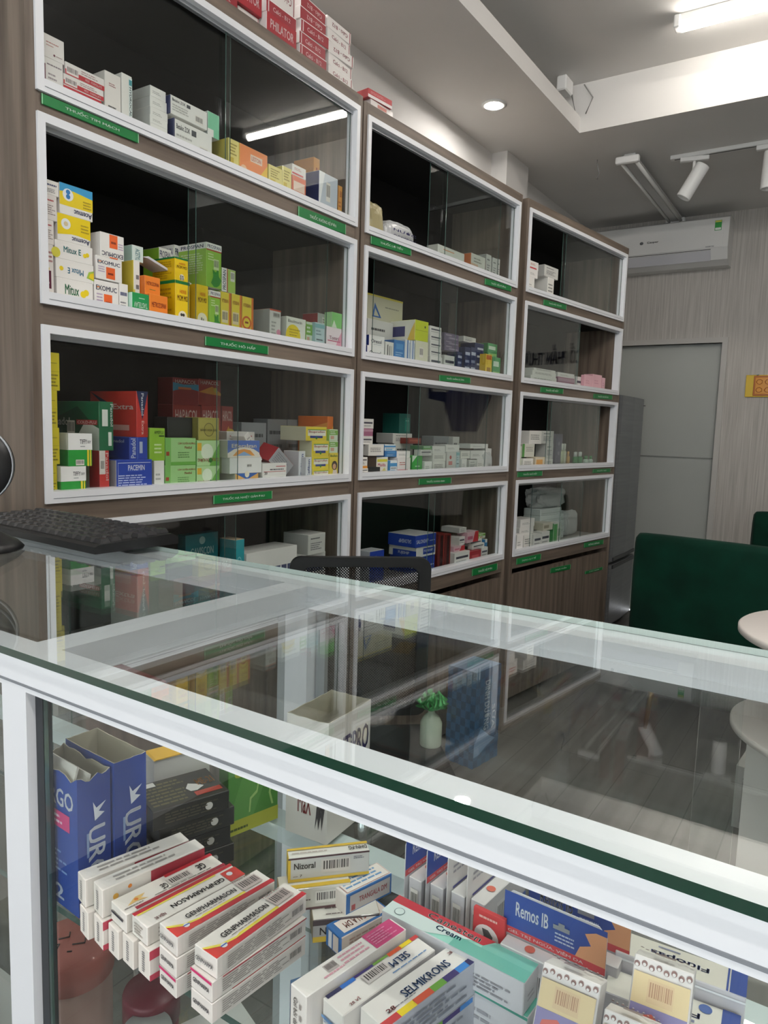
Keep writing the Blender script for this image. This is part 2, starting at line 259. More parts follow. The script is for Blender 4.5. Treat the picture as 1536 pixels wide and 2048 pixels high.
 'extra': ('#c4352e', '#cf3a30', '#b83028', [('p','s',[(0,1),(.45,.72),(.5,.4),(.3,.7)],'#1c2748'), ('t','s','Extra',.5,.6,.94,.72,'#f4e2dc'), ('d','s',.45,.56,.1,'#ecc0b0'), ('b','s',.3,.14,.85,.26,'#e0a89c'), ('p','f',[(0,1),(1,1),(.5,.38)],'#1c2c54'), ('t','f','Panadol',.4,.48,.62,.96,'#eef0f4',270), ('t','f','Extra',.42,.06,.64,.36,'#f4dcd6',270), ('b','f',.6,.02,.9,.3,'#b02a24')]),
 'tiffy': ('#2e9a3e', '#2a7f3c', WH, [('b','f',0,.5,1,1,'#edefec'), ('b','s',0,.5,1,1,'#cfd2ce'), ('t','f','TIFFY',.48,.68,.78,.82,'#3c4048'), ('t','f','DEY',.8,.7,.95,.78,'#3c4048'), ('b','f',.78,0,.86,.5,'#e0cf3a'), ('b','f',.9,0,.95,.5,'#e0cf3a'), ('c','f',.3,.03,.65,.2), ('l','f',.5,.58,.7,.63,1,'#7c8088')]),
 'redup': ('#cc3a36', '#b02a2c', '#d04a40', [('b','f',0,.45,.6,1,'#e6dcd6'), ('t','f','Panadol',.65,.3,.92,.95,'#f0d0cc',270), ('c','f',.1,.5,.5,.8), ('b','s',0,0,.5,1,'#e6dcd6')]),
 'panablue': ('#2b46a8', '#22388c', '#2b46a8', [('t','f','Panadol',.08,.06,.34,.94,'#e6ebf4',90), ('b','f',.55,.28,.72,.8,'#b8c0d4'), ('b','f',.42,0,.46,1,'#5a78c8'), ('t','s','Panadol',.4,.74,.85,.88,'#c8d0e4')]),
 'pacemin': ('#27439f', '#8f8f94', '#2b46a8', [('b','f',.05,.9,.95,.915,'#dfe4f0'), ('b','f',.3,.64,.7,.86,'#3a55b0'), ('t','f','PACEMIN',.32,.67,.78,.84,'#eef1f8'), L('f',.06,.12,.95,.55,6,'#b8c4e4'), ('b','f',.05,.02,.055,.9,'#dfe4f0')]),
 'ameflu': ('#93c33a', '#7aa82c', '#a4cc4c', [('t','f','AMEFLU',.3,.82,.9,.92,'#2c4a20'), ('b','f',.6,.74,.95,.78,'#2c4a20'), L('f',.3,.2,.8,.55,3,'#d6e8b0')]),
 'camxuyen': ('#a4d28c', '#6fae5a', '#8cc470', [('t','f','CẢM XUYÊN HƯƠNG',.4,.76,.98,.86,'#a8332c'), ('t','f','Menthol',.62,.6,.86,.7,'#a8332c'), L('f',.4,.25,.8,.5,3,'#6d9a58'), ('b','f',0,0,.17,1,'#7fbc62'), ('b','f',.02,.35,.12,.5,'#a8482c'), ('b','f',.17,0,1,.12,'#6fb44c')]),
 'camxuyen2': ('#b9dca0', '#6fae5a', '#8cc470', [('d','f',.45,.55,.32,'#e2eed6'), ('p','f',[(.55,0),(1,0),(1,.9),(.75,.5)],'#6fae4c'), ('t','f','CẢM XUYÊN HƯƠNG',.04,.12,.96,.3,'#a8332c',180), ('d','f',.6,.22,.1,'#3c7a30'), ('b','f',.02,.6,.2,.9,'#e0b43c')]),
 'gold': ('#a39a4c', '#7c7434', '#b4aa5c', [('b','f',.04,.05,.96,.93,'#aca356'), ('d','f',.5,.47,.3,'#5c5528'), ('d','f',.5,.47,.27,'#a39a4c'), ('t','f','BẢNH HOA GÀU',.1,.4,.9,.54,'#37351c')]),
 'black': ('#202222', '#191b1b', '#262828', [('b','f',.08,.1,.92,.85,'#2a2c2a')]),
 'hapacol': ('#8c2a2c', '#70201f', '#983634', [('t','f','HAPACOL',.08,.80,.9,.94,'#e3cfc8'), ('p','f',[(0,.5),(.5,.65),(1,.55),(1,.8),(.4,.76),(0,.82)],'#3c86a4'), ('b','f',.2,.58,.7,.66,'#c8703c')]),
 'hapacol2': ('#93312a', '#7a2422', '#a03c34', [('t','f','HAPACOL',.08,.80,.9,.94,'#e3cfc8'), ('p','f',[(0,.5),(.6,.74),(1,.5),(1,.4),(.4,.45)],'#c88a34'), ('d','f',.75,.6,.1,'#b8a03c')]),
 'efferal': ('#e7eef4', '#c8c8b4', WH, [('b','f',0,0,1,1,'#5a78c0'), ('p','f',[(0,0),(1,0),(1,.25),(.8,.5),(.5,.62),(.2,.5),(0,.25)],'#f0e8d8'), ('t','f','Efferalgan',.12,.5,.9,.8,'#f0e4c8'), ('p','f',[(.15,.1),(.85,.1),(.7,.42),(.5,.5),(.3,.42)],'#e8a050'), ('p','f',[(.25,.1),(.75,.1),(.5,.35)],'#8fb4dc')]),
 'efferal2': ('#e8b464', '#c8c8b4', WH, [('p','f',[(0,1),(.5,.4),(1,1)],'#3a68b4'), ('d','f',.5,.9,.3,'#f0e8d0')]),
 'blankwhite': ('#efefeb', '#d8d8cc', WH, [('c','f',.52,.35,.68,.58,'#e6e6e0'), ('b','s',.1,0,.2,1,'#b8c48c'), ('b','s',.4,0,.5,1,'#b8c48c')]),
 'redline': ('#efece7', '#dcd8d2', WH, [('b','f',.55,.7,.95,.76,'#c23a40'), ('b','f',.05,.3,.95,.34,'#c23a40'), ('t','f','20',.08,.1,.2,.32,INK), L('f',.3,.38,.9,.6,1,'#6a6a70')]),
 'bluespine': ('#dfe2e6', '#cfd2d6', WH, [('t','f','Cefiben',.3,.1,.7,.9,'#2c4a9c',90)]),
 'ibupro': ('#ecd63a', '#c4c3a8', '#e8dc7a', [('b','f',.1,.35,.95,.75,'#f2efe0'), ('t','f','Ibuprofen',.14,.52,.9,.72,'#a82c30'), ('b','f',.2,.2,.8,.36,'#2c3f94'), ('b','f',.1,.75,.95,.8,'#2c8a3c'), ('d','f',.5,.2,.1,'#2c8a3c')]),
 'portrait': ('#e8cf3a', '#c8b02c', '#e8dc7a', [('t','f','Ibufen',.1,.84,.9,.93,'#3c7a3c'), ('d','f',.6,.5,.18,'#33221c'), ('d','f',.58,.46,.11,'#d9a482'), ('p','f',[(.3,0),(.95,0),(.85,.32),(.45,.32)],'#e8d8d0')]),
 'orangeup': ('#d9742c', '#cf6a26', '#e0843c', [('p','f',[(0,.5),(1,.7),(1,.85),(0,.65)],'#e8b04c'), ('p','s',[(0,.6),(1,.8),(1,.9),(0,.75)],'#e8a04c'), ('d','s',.5,.45,.14,'#f0c060'), ('p','s',[(0,.1),(1,.3),(1,.4),(0,.2)],'#c8402c')]),
 'teal': ('#23a0ac', '#177a84', '#e3c9a4', [('t','f','Gaviscon',.2,.25,.7,.8,'#8cd4d8',270)]),
 'plainorange': ('#dfe0d8', '#d2d2c8', WH, [('b','f',.2,.78,.6,.83,'#d98a54'), ('l','f',.1,.5,.4,.6,2,'#9a9a90'), ('d','f',.85,.42,.1,'#c0c1ba')]),
 'orangeside': ('#dcdcd2', '#d9763c', WH, [('b','f',0,.3,.5,.5,'#d9b49a'), L('f',.2,.55,.9,.85,2,'#8a8a80')]),
 'bigblueyellow': ('#c4c2a8', '#a8a488', '#d6c95a', [('p','f',[(.15,.15),(.4,.15),(.22,.7)],'#2c62a8'), ('p','f',[(.2,.2),(.34,.2),(.23,.5)],'#c4c2a8'), ('l','f',.5,.55,.9,.65,1,'#8a8a7c'), ('b','f',0,.93,1,1,'#cfc04c')]),
 'orresol': ('#eeeeea', '#1f2f78', WH, [('t','f','Oresol',.15,.3,.8,.65,'#2c3350'), ('l','f',.3,.12,.8,.2,1,'#8a8fa0')]),
 'whitebars': ('#dfdfd8', '#c4c4bc', WH, [('b','f',.25,.15,.35,.85,INK), ('b','f',.5,.2,.58,.8,'#5a5a5a'), ('b','f',.72,.3,.78,.8,'#8a8a8a')]),
 'blueink': ('#3a7cba', '#2c5f98', '#4c8cc4', [('b','f',.2,.6,.85,.85,'#5a98cc'), L('f',.15,.1,.9,.5,4,'#a4c4e0')]),
 'bluestripe': ('#dfe3e4', '#b4bcc4', WH, [('b','f',.4,0,.6,1,'#3a70b0'), ('b','f',.8,.1,.9,.9,'#7ca0c4')]),
 'bluewhite': ('#e3eaec', '#3f86bc', WH, [('b','f',0,.55,1,.8,'#4a94c8'), ('b','f',.1,.1,.7,.3,'#7cb4d4'), L('f',.1,.35,.9,.5,1,'#707880')]),
 'lime': ('#c6d32a', '#e0dfd2', '#d6dc4c', [('b','f',.05,.5,.95,.52,'#8a9420'), ('d','f',.75,.72,.06,'#3c4414'), ('b','s',.05,.2,.6,.7,'#2c2f66'), ('p','s',[(.7,0),(1,0),(1,.9),(.85,.5)],'#e0c050')]),
 'creambar': ('#dcdcc4', '#c8c8b0', '#e6e6d2', [('c','f',.3,.35,.6,.75), ('b','f',.2,.02,.5,.1,'#3c3c34')]),
 'whiteband': ('#e4e3de', '#c9c8c2', WH, [('b','f',.1,.5,.9,.68,'#4c4c58'), ('l','f',.1,.2,.8,.36,1,'#8a8a8c')]),
 'purple': ('#6d627c', '#544c62', '#8a8094', [('b','f',.3,.2,.95,.5,'#8f869c'), ('b','f',.1,.62,.5,.8,'#a89cae'), ('l','f',.4,.28,.9,.4,1,'#d6cfdc')]),
 'navytext': ('#27335a', '#1d2748', '#39466e', [('b','f',.1,.7,.9,.82,'#b4bccc'), ('b','f',.1,.42,.8,.52,'#8a94ac'), ('b','f',.1,.14,.9,.26,'#b4bccc')]),
 'navybars': ('#22305c', '#1a2444', '#d6d2b8', [('b','f',.3,.8,.95,.86,'#c4cad4'), ('b','f',.3,.56,.95,.62,'#c4cad4'), ('b','f',.3,.32,.95,.38,'#c4cad4'), ('b','f',.3,.08,.95,.14,'#c4cad4')]),
 'navytext2': ('#2440a8', '#c4c8d0', '#d9dce0', [('t','f','Salonpas',.25,.55,.9,.85,'#e8ecf4')]),
 'yellowsm': ('#e3c640', '#c8a82c', '#d98a3c', [('b','f',.1,.75,.9,.95,'#c86a2c'), ('b','f',.2,.2,.8,.4,'#a87c1c')]),
 'greentext': ('#4f9a5c', '#3a7a48', '#8cbc8c', [('b','f',.1,.55,.8,.8,'#cfe0cc'), ('b','f',.1,.1,.9,.3,'#9ccc7c')]),
 'greentext2': ('#dfe3d8', '#4f9a5c', WH, [('b','f',.05,0,.5,.95,'#5aa45c'), ('b','f',.6,.3,.9,.7,'#9cb494')]),
 'pinkdark': ('#a86a86', '#8a5570', '#d4b4c0', [('b','f',0,.6,1,.9,'#c49aac')]),
 'tealtall': ('#22665c', '#1a5048', '#2c7468', [('b','f',.5,.1,.9,.8,'#2c8474'), ('l','f',.55,.6,.85,.7,1,'#8cc4b4')]),
 'brown': ('#3f3228', '#33281f', '#4c3c30', [('b','f',.1,.1,.9,.9,'#4a3c30')]),
 'whiteorange': ('#efede6', '#dcd9d0', WH, [('b','f',0,0,1,.22,'#e89a3c'), ('b','f',.1,.7,.9,.8,INK), L('f',.1,.35,.8,.6,2)]),
 'whiteyellow': ('#efeee0', '#dcdccc', WH, [('b','f',.05,.72,.95,.88,'#dfd84a'), ('t','f','Malda',.1,.45,.8,.65,'#c85a70'), ('p','f',[(.3,0),(.9,.1),(.7,.4)],'#e8e08c')]),
 'redbrown': ('#8c3428', '#74281f', '#9a4234', [('b','f',.1,.4,.9,.7,'#a85a48')]),
 'whitedred': ('#dfdfda', '#c8c8c2', WH, [('d','f',.4,.7,.1,'#c8504c'), ('b','f',.2,.3,.6,.5,'#d98a84')]),
 'salonship': ('#2340a0', '#2340a0', '#dfe0e0', [('t','f','SALONSHIP',.05,.3,.62,.62,'#e8ecf4'), ('t','s','SALONSHIP',.4,.3,.85,.62,'#dfe4f0',180), ('l','f',.68,.35,.95,.5,1,'#b4c0e0')]),
 'salonwhite': ('#dcdcd8', '#cfcfca', '#e4e4e0', [('b','f',.35,.2,.95,.8,'#2340a0'), ('t','f','FUJISHIP',.4,.35,.85,.65,'#e8ecf4'), ('b','s',.15,0,1,.62,'#2340a0'), ('t','s','FUJISHIP',.35,.15,.75,.5,'#dfe4f0')]),
 'redbottle': ('#6d1d1c', '#571614', '#802824', [('b','f',.35,.05,.8,.95,'#331214'), ('b','f',.85,.05,.95,.95,'#a43c34')]),
 'pinkred': ('#d9b4bc', '#c49aa4', '#e4ccd0', [('p','f',[(.5,0),(1,0),(1,1),(.7,1)],'#c4343c'), ('b','f',.05,.3,.5,.6,'#c46c84')]),
 'reddeep': ('#a42430', '#e4e2de', '#b43440', [('b','f',.2,.3,.8,.6,'#c84c54')]),
 'pink': ('#e3b4bc', '#cf9ca6', '#ecc8ce', [('b','f',.1,.1,.9,.14,'#c88a96'), L('f',.2,.4,.8,.7,2,'#cf97a2')]),
 'greenspine': ('#5c9a4c', '#4c8440', '#dfe3d8', [('b','f',.5,0,1,1,'#d6dcc8')]),
 'greenspine2': ('#dcdccf', '#c4c4b8', WH, [('b','f',0,0,.18,1,'#5a9a4c'), L('f',.3,.4,.9,.8,3,'#9a9a90')]),
 'creamtan': ('#e3d6bc', '#cfc4ac', '#e8dcc4', [('b','f',.1,.15,.7,.75,'#d9a45c')]),
 'creamtan2': ('#d9d4c4', '#c0bba8', '#e0dccc', [('b','f',.1,.3,.6,.7,'#a8a08c')]),
 'purplegrey': ('#5d5a6c', '#4a4858', '#6c6a7c', [('b','f',.1,.1,.9,.9,'#656276'), ('d','f',.5,.7,.06,'#8c8a9c'), ('d','f',.5,.4,.06,'#8c8a9c')]),
}
def carton(name, w, d, h, spec, r=0.0008):
    fc, sc, tc, ms = spec; mb = MB()
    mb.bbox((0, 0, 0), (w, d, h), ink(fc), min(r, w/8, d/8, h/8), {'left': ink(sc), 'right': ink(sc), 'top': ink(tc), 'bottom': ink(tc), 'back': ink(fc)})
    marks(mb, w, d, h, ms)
    return mb.build(name)

# cabinet, shelf row, position along the front, set-back, height, width, depth, height of box, turn, print, description
CARTONS = [
 (0,0,0.0365,0.030,1.9149,0.0453,0.070,0.0428,0,'tinyred','white carton with faint red print standing on another'),
 (0,0,0.0354,0.030,1.8426,0.0431,0.100,0.0723,0,'amlo','wide white carton with maroon end'),
 (0,0,0.0830,0.030,1.9002,0.0897,0.090,0.0238,0,'redband','topmost white carton with barcode and red band'),
 (0,0,0.0790,0.030,1.8800,0.0917,0.090,0.0202,0,'redband','second white carton with barcode and red band'),
 (0,0,0.0785,0.030,1.8426,0.0865,0.090,0.0374,0,'redband2','lowest white carton with red band, barcode at right'),
 (0,0,0.1737,0.030,1.8426,0.0397,0.070,0.1018,0,'uprightcream','upright white carton with beige barcode sticker'),
 (0,0,0.2154,0.030,1.8426,0.0267,0.075,0.1138,0,'hydro','upright white carton with blue and black lettered spine'),
 (0,0,0.2983,0.040,1.9433,0.0445,0.100,0.0224,0,'plain','plain white carton'),
 (0,0,0.2982,0.040,1.9210,0.0473,0.100,0.0223,0,'plain','plain white carton'),
 (0,0,0.2980,0.040,1.8992,0.0502,0.100,0.0218,0,'plain','plain white carton'),
 (0,0,0.2897,0.030,1.8814,0.0492,0.100,0.0178,0,'plain','plain white carton'),
 (0,0,0.2895,0.030,1.8426,0.0493,0.100,0.0388,0,'plain','plain white carton'),
 (0,0,0.3468,0.030,1.9210,0.1123,0.100,0.0410,0,'betaloc','long white carton with grey heading and square stamp, upper one'),
 (0,0,0.3545,0.030,1.8426,0.1207,0.100,0.0718,0,'betaloc2','long white carton with grey heading and navy end'),
 (0,0,0.4654,0.035,1.9144,0.0386,0.060,0.0564,0,'mint','mint green and white carton end'),
 (0,0,0.5304,0.030,1.8426,0.0369,0.080,0.0873,0,'yellowlines','yellow and white upright carton behind the pane edge'),
 (0,0,0.5690,0.030,1.8426,0.1048,0.080,0.0878,0,'lestoin','orange carton with pale lettered patch'),
 (0,0,0.6782,0.030,1.8426,0.0547,0.070,0.0703,0,'yellowlines','small yellow carton, barcode at its foot'),
 (0,0,0.7346,0.030,1.8426,0.0374,0.070,0.0827,0,'yellowlines','narrow yellow carton'),
 (0,0,0.7751,0.030,1.8426,0.0604,0.070,0.0721,0,'orangered','small orange red carton'),
 (0,0,0.7744,0.030,1.9147,0.0603,0.070,0.0290,0,'whitered','white carton with red stripe on top of orange one'),
 (0,0,0.8945,0.030,1.8426,0.0907,0.080,0.1186,0,'silver','silver carton with navy end'),
 (0,0,1.0023,0.040,1.8426,0.0202,0.080,0.1089,0,'b1','orange carton lettered B1, lower one'),
 (0,0,0.9925,0.130,1.8426,0.0300,0.080,0.2033,0,'b1','orange carton lettered B1, upper one'),
 (0,1,0.0289,0.030,1.6591,0.0351,0.100,0.0283,0,'plainink','low white carton topping the left column'),
 (0,1,0.0282,0.030,1.6107,0.0311,0.100,0.0484,0,'redink','white carton with small red heading'),
 (0,1,0.0288,0.030,1.5637,0.0229,0.100,0.0470,0,'redink','white carton with red heading'),
 (0,1,0.0304,0.030,1.4511,0.0192,0.100,0.1126,0,'maroonpatch','tall white carton with maroon patch'),
 (0,1,0.0655,0.030,1.6299,0.0749,0.090,0.0601,0,'acemucblue','blue and yellow carton with upside down lettering'),
 (0,1,0.0595,0.030,1.5771,0.0748,0.100,0.0528,0,'acemuc','yellow carton with upside down lettering'),
 (0,1,0.0532,0.030,1.5416,0.0859,0.100,0.0355,0,'mitux','white carton with green handwritten style lettering'),
 (0,1,0.0543,0.030,1.5041,0.0867,0.100,0.0375,0,'mituxinv','white carton with upside down handwritten style lettering and yellow fruit'),
 (0,1,0.0553,0.030,1.4511,0.0837,0.100,0.0530,0,'mituxlow','white carton with green handwritten style lettering, lowest one'),
 (0,1,0.1578,0.030,1.5660,0.0596,0.090,0.0507,0,'exomucinv','white carton with orange square and upside down lettering'),
 (0,1,0.1466,0.030,1.5183,0.0652,0.090,0.0477,0,'exomuc','white carton with orange square'),
 (0,1,0.1422,0.030,1.4511,0.0603,0.090,0.0645,0,'exomuc','white carton with orange square'),
 (0,1,0.2047,0.030,1.4511,0.0223,0.080,0.0672,0,'plainink','narrow white cartons end'),
 (0,1,0.2617,0.060,1.5805,0.0312,0.100,0.0352,0,'acetyl','pale green and white carton'),
 (0,1,0.2570,0.050,1.4511,0.0179,0.100,0.1294,0,'yellowwhite','white and yellow upright carton'),
 (0,1,0.2761,0.035,1.5079,0.0440,0.070,0.0415,0,'metro','orange carton with red lettering, upper one'),
 (0,1,0.2770,0.020,1.4511,0.0520,0.070,0.0568,0,'metro','orange carton with red lettering, lower one'),
 (0,1,0.2293,0.020,1.4511,0.0465,0.029,0.0524,0,'greenbox','green carton with white upside down lettering'),
 (0,1,0.3677,0.040,1.5541,0.0422,0.080,0.0554,0,'momo','yellow carton with green lid strip, upper one'),
 (0,1,0.3601,0.030,1.4511,0.0441,0.090,0.1030,0,'momo','yellow carton with green lid and family drawing'),
 (0,1,0.4253,0.030,1.4511,0.0387,0.070,0.1053,0,'momo2','yellow carton with family drawing behind the pane edge'),
 (0,1,0.4130,0.150,1.4511,0.0386,0.060,0.2011,0,'prospantop','back carton with green and navy heading'),
 (0,1,0.4527,0.140,1.4511,0.0486,0.060,0.2150,0,'prospan','green carton with white heading standing at the back'),
 (0,1,0.4577,0.030,1.5564,0.0505,0.100,0.1056,0,'prospan','tall green carton with ivy leaf and white heading'),
 (0,1,0.4652,0.025,1.4511,0.0351,0.050,0.0972,0,'prospan','shorter green carton with ivy leaf'),
 (0,1,0.5094,0.030,1.5536,0.0491,0.050,0.0580,0,'prospanside','small green and white carton with vertical lettering'),
 (0,1,0.5073,0.030,1.4511,0.0339,0.050,0.1015,0,'yelora','yellow carton with orange edge, barcode sticker'),
 (0,1,0.5450,0.030,1.4511,0.0351,0.050,0.1025,0,'yelora','yellow carton with orange edge, barcode sticker'),
 (0,1,0.5832,0.030,1.4511,0.0421,0.050,0.1024,0,'yelora2','yellow carton with orange edge and red ring'),
 (0,1,0.6898,0.030,1.4511,0.0462,0.080,0.0868,0,'greyring','pale grey carton with pink spot and red top line'),
 (0,1,0.7628,0.050,1.4511,0.0178,0.050,0.0765,0,'plain','thin white carton'),
 (0,1,0.7599,0.030,1.4511,0.0849,0.019,0.0767,0,'bisol','white carton with big yellow disc'),
 (0,1,0.8601,0.040,1.4511,0.0286,0.050,0.0762,0,'limewhite','narrow lime and white carton'),
 (0,1,0.8899,0.030,1.4511,0.0461,0.050,0.0777,0,'palecyan','pale cyan carton'),
 (0,1,0.9393,0.060,1.5245,0.0695,0.060,0.0403,0,'greyred','grey carton with red end'),
 (0,1,0.9710,0.030,1.5245,0.0515,0.029,0.0461,0,'greenplain','light green carton on top of the pink one'),
 (0,1,0.9435,0.030,1.4511,0.0790,0.060,0.0734,0,'pinkwhite','white and pink carton'),
 (0,2,0.0322,0.030,1.2772,0.0260,0.100,0.0756,0,'yellow','yellow carton, topmost of the left column'),
 (0,2,0.0299,0.030,1.2017,0.0218,0.100,0.0755,0,'yellow','yellow carton, second of the left column'),
 (0,2,0.0304,0.030,1.1267,0.0244,0.100,0.0750,0,'yellow','yellow carton, third of the left column'),
 (0,2,0.0301,0.030,1.0600,0.0180,0.100,0.0667,0,'yellow','yellow carton, lowest of the left column'),
 (0,2,0.1489,0.030,1.1537,0.0361,0.190,0.1064,0,'coldflu','big dark green carton with pale side stripe'),
 (0,2,0.2470,0.030,1.1835,0.0317,0.170,0.1044,0,'extra','big red carton with navy wedge'),
 (0,2,0.0673,0.020,1.1220,0.0564,0.060,0.0687,0,'tiffy','white and green carton with yellow strip, upper one'),
 (0,2,0.0493,0.020,1.0600,0.0587,0.060,0.0620,0,'tiffy','white and green carton with yellow strip, lower one'),
 (0,2,0.1482,0.030,1.0600,0.0248,0.070,0.0937,0,'redup','red upright carton with white strip'),
 (0,2,0.2266,0.030,1.1330,0.0503,0.120,0.0505,0,'panablue','blue carton with vertical white lettering'),
 (0,2,0.1832,0.020,1.0600,0.0984,0.050,0.0730,0,'pacemin','royal blue carton with white outlined heading'),
 (0,2,0.2953,0.030,1.0600,0.0303,0.050,0.0688,0,'plain','plain white carton end beside the blue one'),
 (0,2,0.2828,0.030,1.1288,0.0450,0.050,0.0764,0,'ameflu','lime green carton with dark heading'),
 (0,2,0.3291,0.030,1.1169,0.0954,0.070,0.0658,0,'camxuyen','green carton with red lettering, upper left of four'),
 (0,2,0.3275,0.030,1.0600,0.0970,0.070,0.0569,0,'camxuyen','green carton with red lettering, lower left of four'),
 (0,2,0.4273,0.030,1.1128,0.0775,0.070,0.0642,0,'camxuyen2','green and white carton, upper right of four'),
 (0,2,0.4274,0.030,1.0600,0.0777,0.070,0.0528,0,'camxuyen2','green and white carton, lower right of four'),
 (0,2,0.4415,0.040,1.1770,0.0711,0.050,0.0573,0,'gold','olive gold carton with oval emblem'),
 (0,2,0.3614,0.060,1.1827,0.0790,0.050,0.0502,0,'black','black carton'),
 (0,2,0.4648,0.160,1.2667,0.0887,0.060,0.0704,0,'hapacol','red and blue carton at the back'),
 (0,2,0.5535,0.160,1.2688,0.0820,0.060,0.0711,0,'hapacol2','red and yellow carton at the back'),
 (0,2,0.4646,0.160,1.0600,0.0969,0.060,0.2067,0,'hapacol2','red and orange carton at the back'),
 (0,2,0.5629,0.160,1.0600,0.0731,0.060,0.2088,0,'hapacol2','red and orange carton at the back'),
 (0,2,0.6399,0.160,1.0600,0.0442,0.060,0.2098,0,'hapacol2','red carton at the back beside the pane edge'),
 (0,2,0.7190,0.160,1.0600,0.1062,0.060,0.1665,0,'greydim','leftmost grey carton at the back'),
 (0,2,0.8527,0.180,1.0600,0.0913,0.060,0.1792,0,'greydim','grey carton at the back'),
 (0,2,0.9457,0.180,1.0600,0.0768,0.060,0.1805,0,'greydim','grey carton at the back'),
 (0,2,0.5337,0.030,1.1318,0.1212,0.060,0.0455,0,'efferal','blue and white carton with orange rainbow lettering'),
 (0,2,0.5418,0.030,1.0892,0.1224,0.060,0.0426,0,'blankwhite','blank white carton with small barcode'),
 (0,2,0.5620,0.030,1.0600,0.0898,0.060,0.0292,0,'efferal2','low carton with orange and blue print'),
 (0,2,0.6677,0.030,1.0789,0.1023,0.060,0.0347,0,'redline','white carton with thin red lines and number twenty'),
 (0,2,0.6683,0.030,1.0600,0.1005,0.060,0.0189,0,'plain','low white carton'),
 (0,2,0.8489,0.050,1.0600,0.0308,0.060,0.0857,0,'bluespine','narrow white upright carton with blue spine'),
 (0,2,0.8583,0.030,1.0600,0.0271,0.019,0.0685,0,'bluespine','narrow white upright carton with blue spine'),
 (0,2,0.8547,0.030,1.1772,0.1023,0.100,0.0427,0,'ibupro','yellow carton with green and navy print'),
 (0,2,0.8856,0.030,1.1306,0.0841,0.050,0.0466,0,'ibupro','yellow carton with green and navy print'),
 (0,2,0.8870,0.030,1.0915,0.0842,0.050,0.0391,0,'ibupro','yellow carton with green and navy print'),
 (0,2,0.8882,0.030,1.0600,0.0842,0.050,0.0315,0,'ibupro','yellow carton with green and navy print'),
 (0,2,0.9708,0.030,1.1775,0.0443,0.024,0.0360,0,'limewhite','small green and white carton'),
 (0,2,0.9721,0.030,1.1401,0.0444,0.024,0.0374,0,'limewhite','small green and white carton'),
 (0,2,0.9734,0.030,1.0600,0.0455,0.024,0.0801,0,'portrait','yellow carton with a dark haired figure'),
 (0,2,0.9925,0.055,1.0600,0.0300,0.120,0.1936,0,'orangeup','tall orange carton with swirls'),
 (0,3,0.5845,0.050,0.6701,0.0357,0.060,0.2355,0,'teal','teal carton'),
 (0,3,0.6295,0.050,0.6701,0.2183,0.090,0.1916,0,'plainink','wide white carton with open flaps'),
 (0,3,0.9004,0.050,0.8213,0.0874,0.100,0.0643,0,'greyink','pale grey carton with printed front'),
 (0,3,0.8973,0.060,0.6701,0.1059,0.100,0.1512,0,'plainink','white carton under the grey one'),
 (1,0,0.4771,0.040,1.8426,0.1877,0.050,0.0622,0,'plainorange','white carton with orange line and small emblem'),
 (1,0,0.6974,0.030,1.8426,0.1110,0.080,0.0747,0,'orangeside','white carton with orange side'),
 (1,0,0.8178,0.030,1.8426,0.0396,0.070,0.0942,0,'greyink','pale upright carton'),
 (1,0,0.8692,0.030,1.8426,0.0377,0.050,0.0909,0,'greyink','pale upright carton'),
 (1,0,0.9106,0.030,1.8426,0.0199,0.050,0.0933,0,'greyink','pale upright carton'),
 (1,1,0.1913,0.140,1.6013,0.2151,0.080,0.0908,0,'bigblueyellow','large cream carton with blue triangle at the back'),
 (1,1,0.1746,0.120,1.4511,0.1490,0.080,0.1502,0,'greyink','large grey white carton at the back'),
 (1,1,0.0738,0.030,1.4934,0.0855,0.080,0.0352,0,'orresol','white carton with navy end and heading, upper one'),
 (1,1,0.0658,0.030,1.4511,0.0930,0.080,0.0423,0,'orresol','white carton with navy end and heading, lower one'),
 (1,1,0.1636,0.030,1.4511,0.0481,0.060,0.0651,0,'whitebars','white upright carton with dark bars'),
 (1,1,0.2138,0.030,1.4511,0.0615,0.060,0.0769,0,'blueink','blue upright carton'),
 (1,1,0.2779,0.030,1.4511,0.0327,0.060,0.0842,0,'bluestripe','white upright carton with blue stripes'),
 (1,1,0.3134,0.030,1.4511,0.0255,0.060,0.0850,0,'bluestripe','white upright carton with blue stripes'),
 (1,1,0.3347,0.030,1.5402,0.0853,0.110,0.0719,0,'lime','lime carton with white and navy side'),
 (1,1,0.3436,0.030,1.4511,0.0798,0.070,0.0891,0,'creambar','cream upright carton with barcode'),
 (1,1,0.4309,0.030,1.5753,0.0764,0.060,0.0281,0,'whiteband','white carton with dark band'),
 (1,1,0.4328,0.030,1.5479,0.0766,0.060,0.0274,0,'whiteband','white carton with dark band'),
 (1,1,0.4346,0.030,1.5202,0.0767,0.060,0.0277,0,'whiteband','white carton with dark band'),
 (1,1,0.4365,0.030,1.4946,0.0769,0.060,0.0256,0,'whiteband','white carton with dark band'),
 (1,1,0.4382,0.030,1.4511,0.0796,0.060,0.0435,0,'whiteband','white carton with dark band'),
 (1,1,0.5511,0.045,1.5673,0.1045,0.060,0.0272,0,'purple','dusty purple carton'),
 (1,1,0.5531,0.045,1.5504,0.1048,0.060,0.0169,0,'purple','dusty purple carton'),
 (1,1,0.5552,0.045,1.5284,0.1050,0.060,0.0220,0,'purple','dusty purple carton'),
 (1,1,0.5496,0.040,1.4511,0.0778,0.060,0.0580,0,'whiteband','white carton with dark band under the purple ones'),
 (1,1,0.6286,0.030,1.4511,0.0346,0.050,0.0773,0,'navytext','small navy upright carton'),
 (1,1,0.7483,0.080,1.5840,0.0990,0.060,0.0220,0,'greyink','flat pale carton laid across the navy ones'),
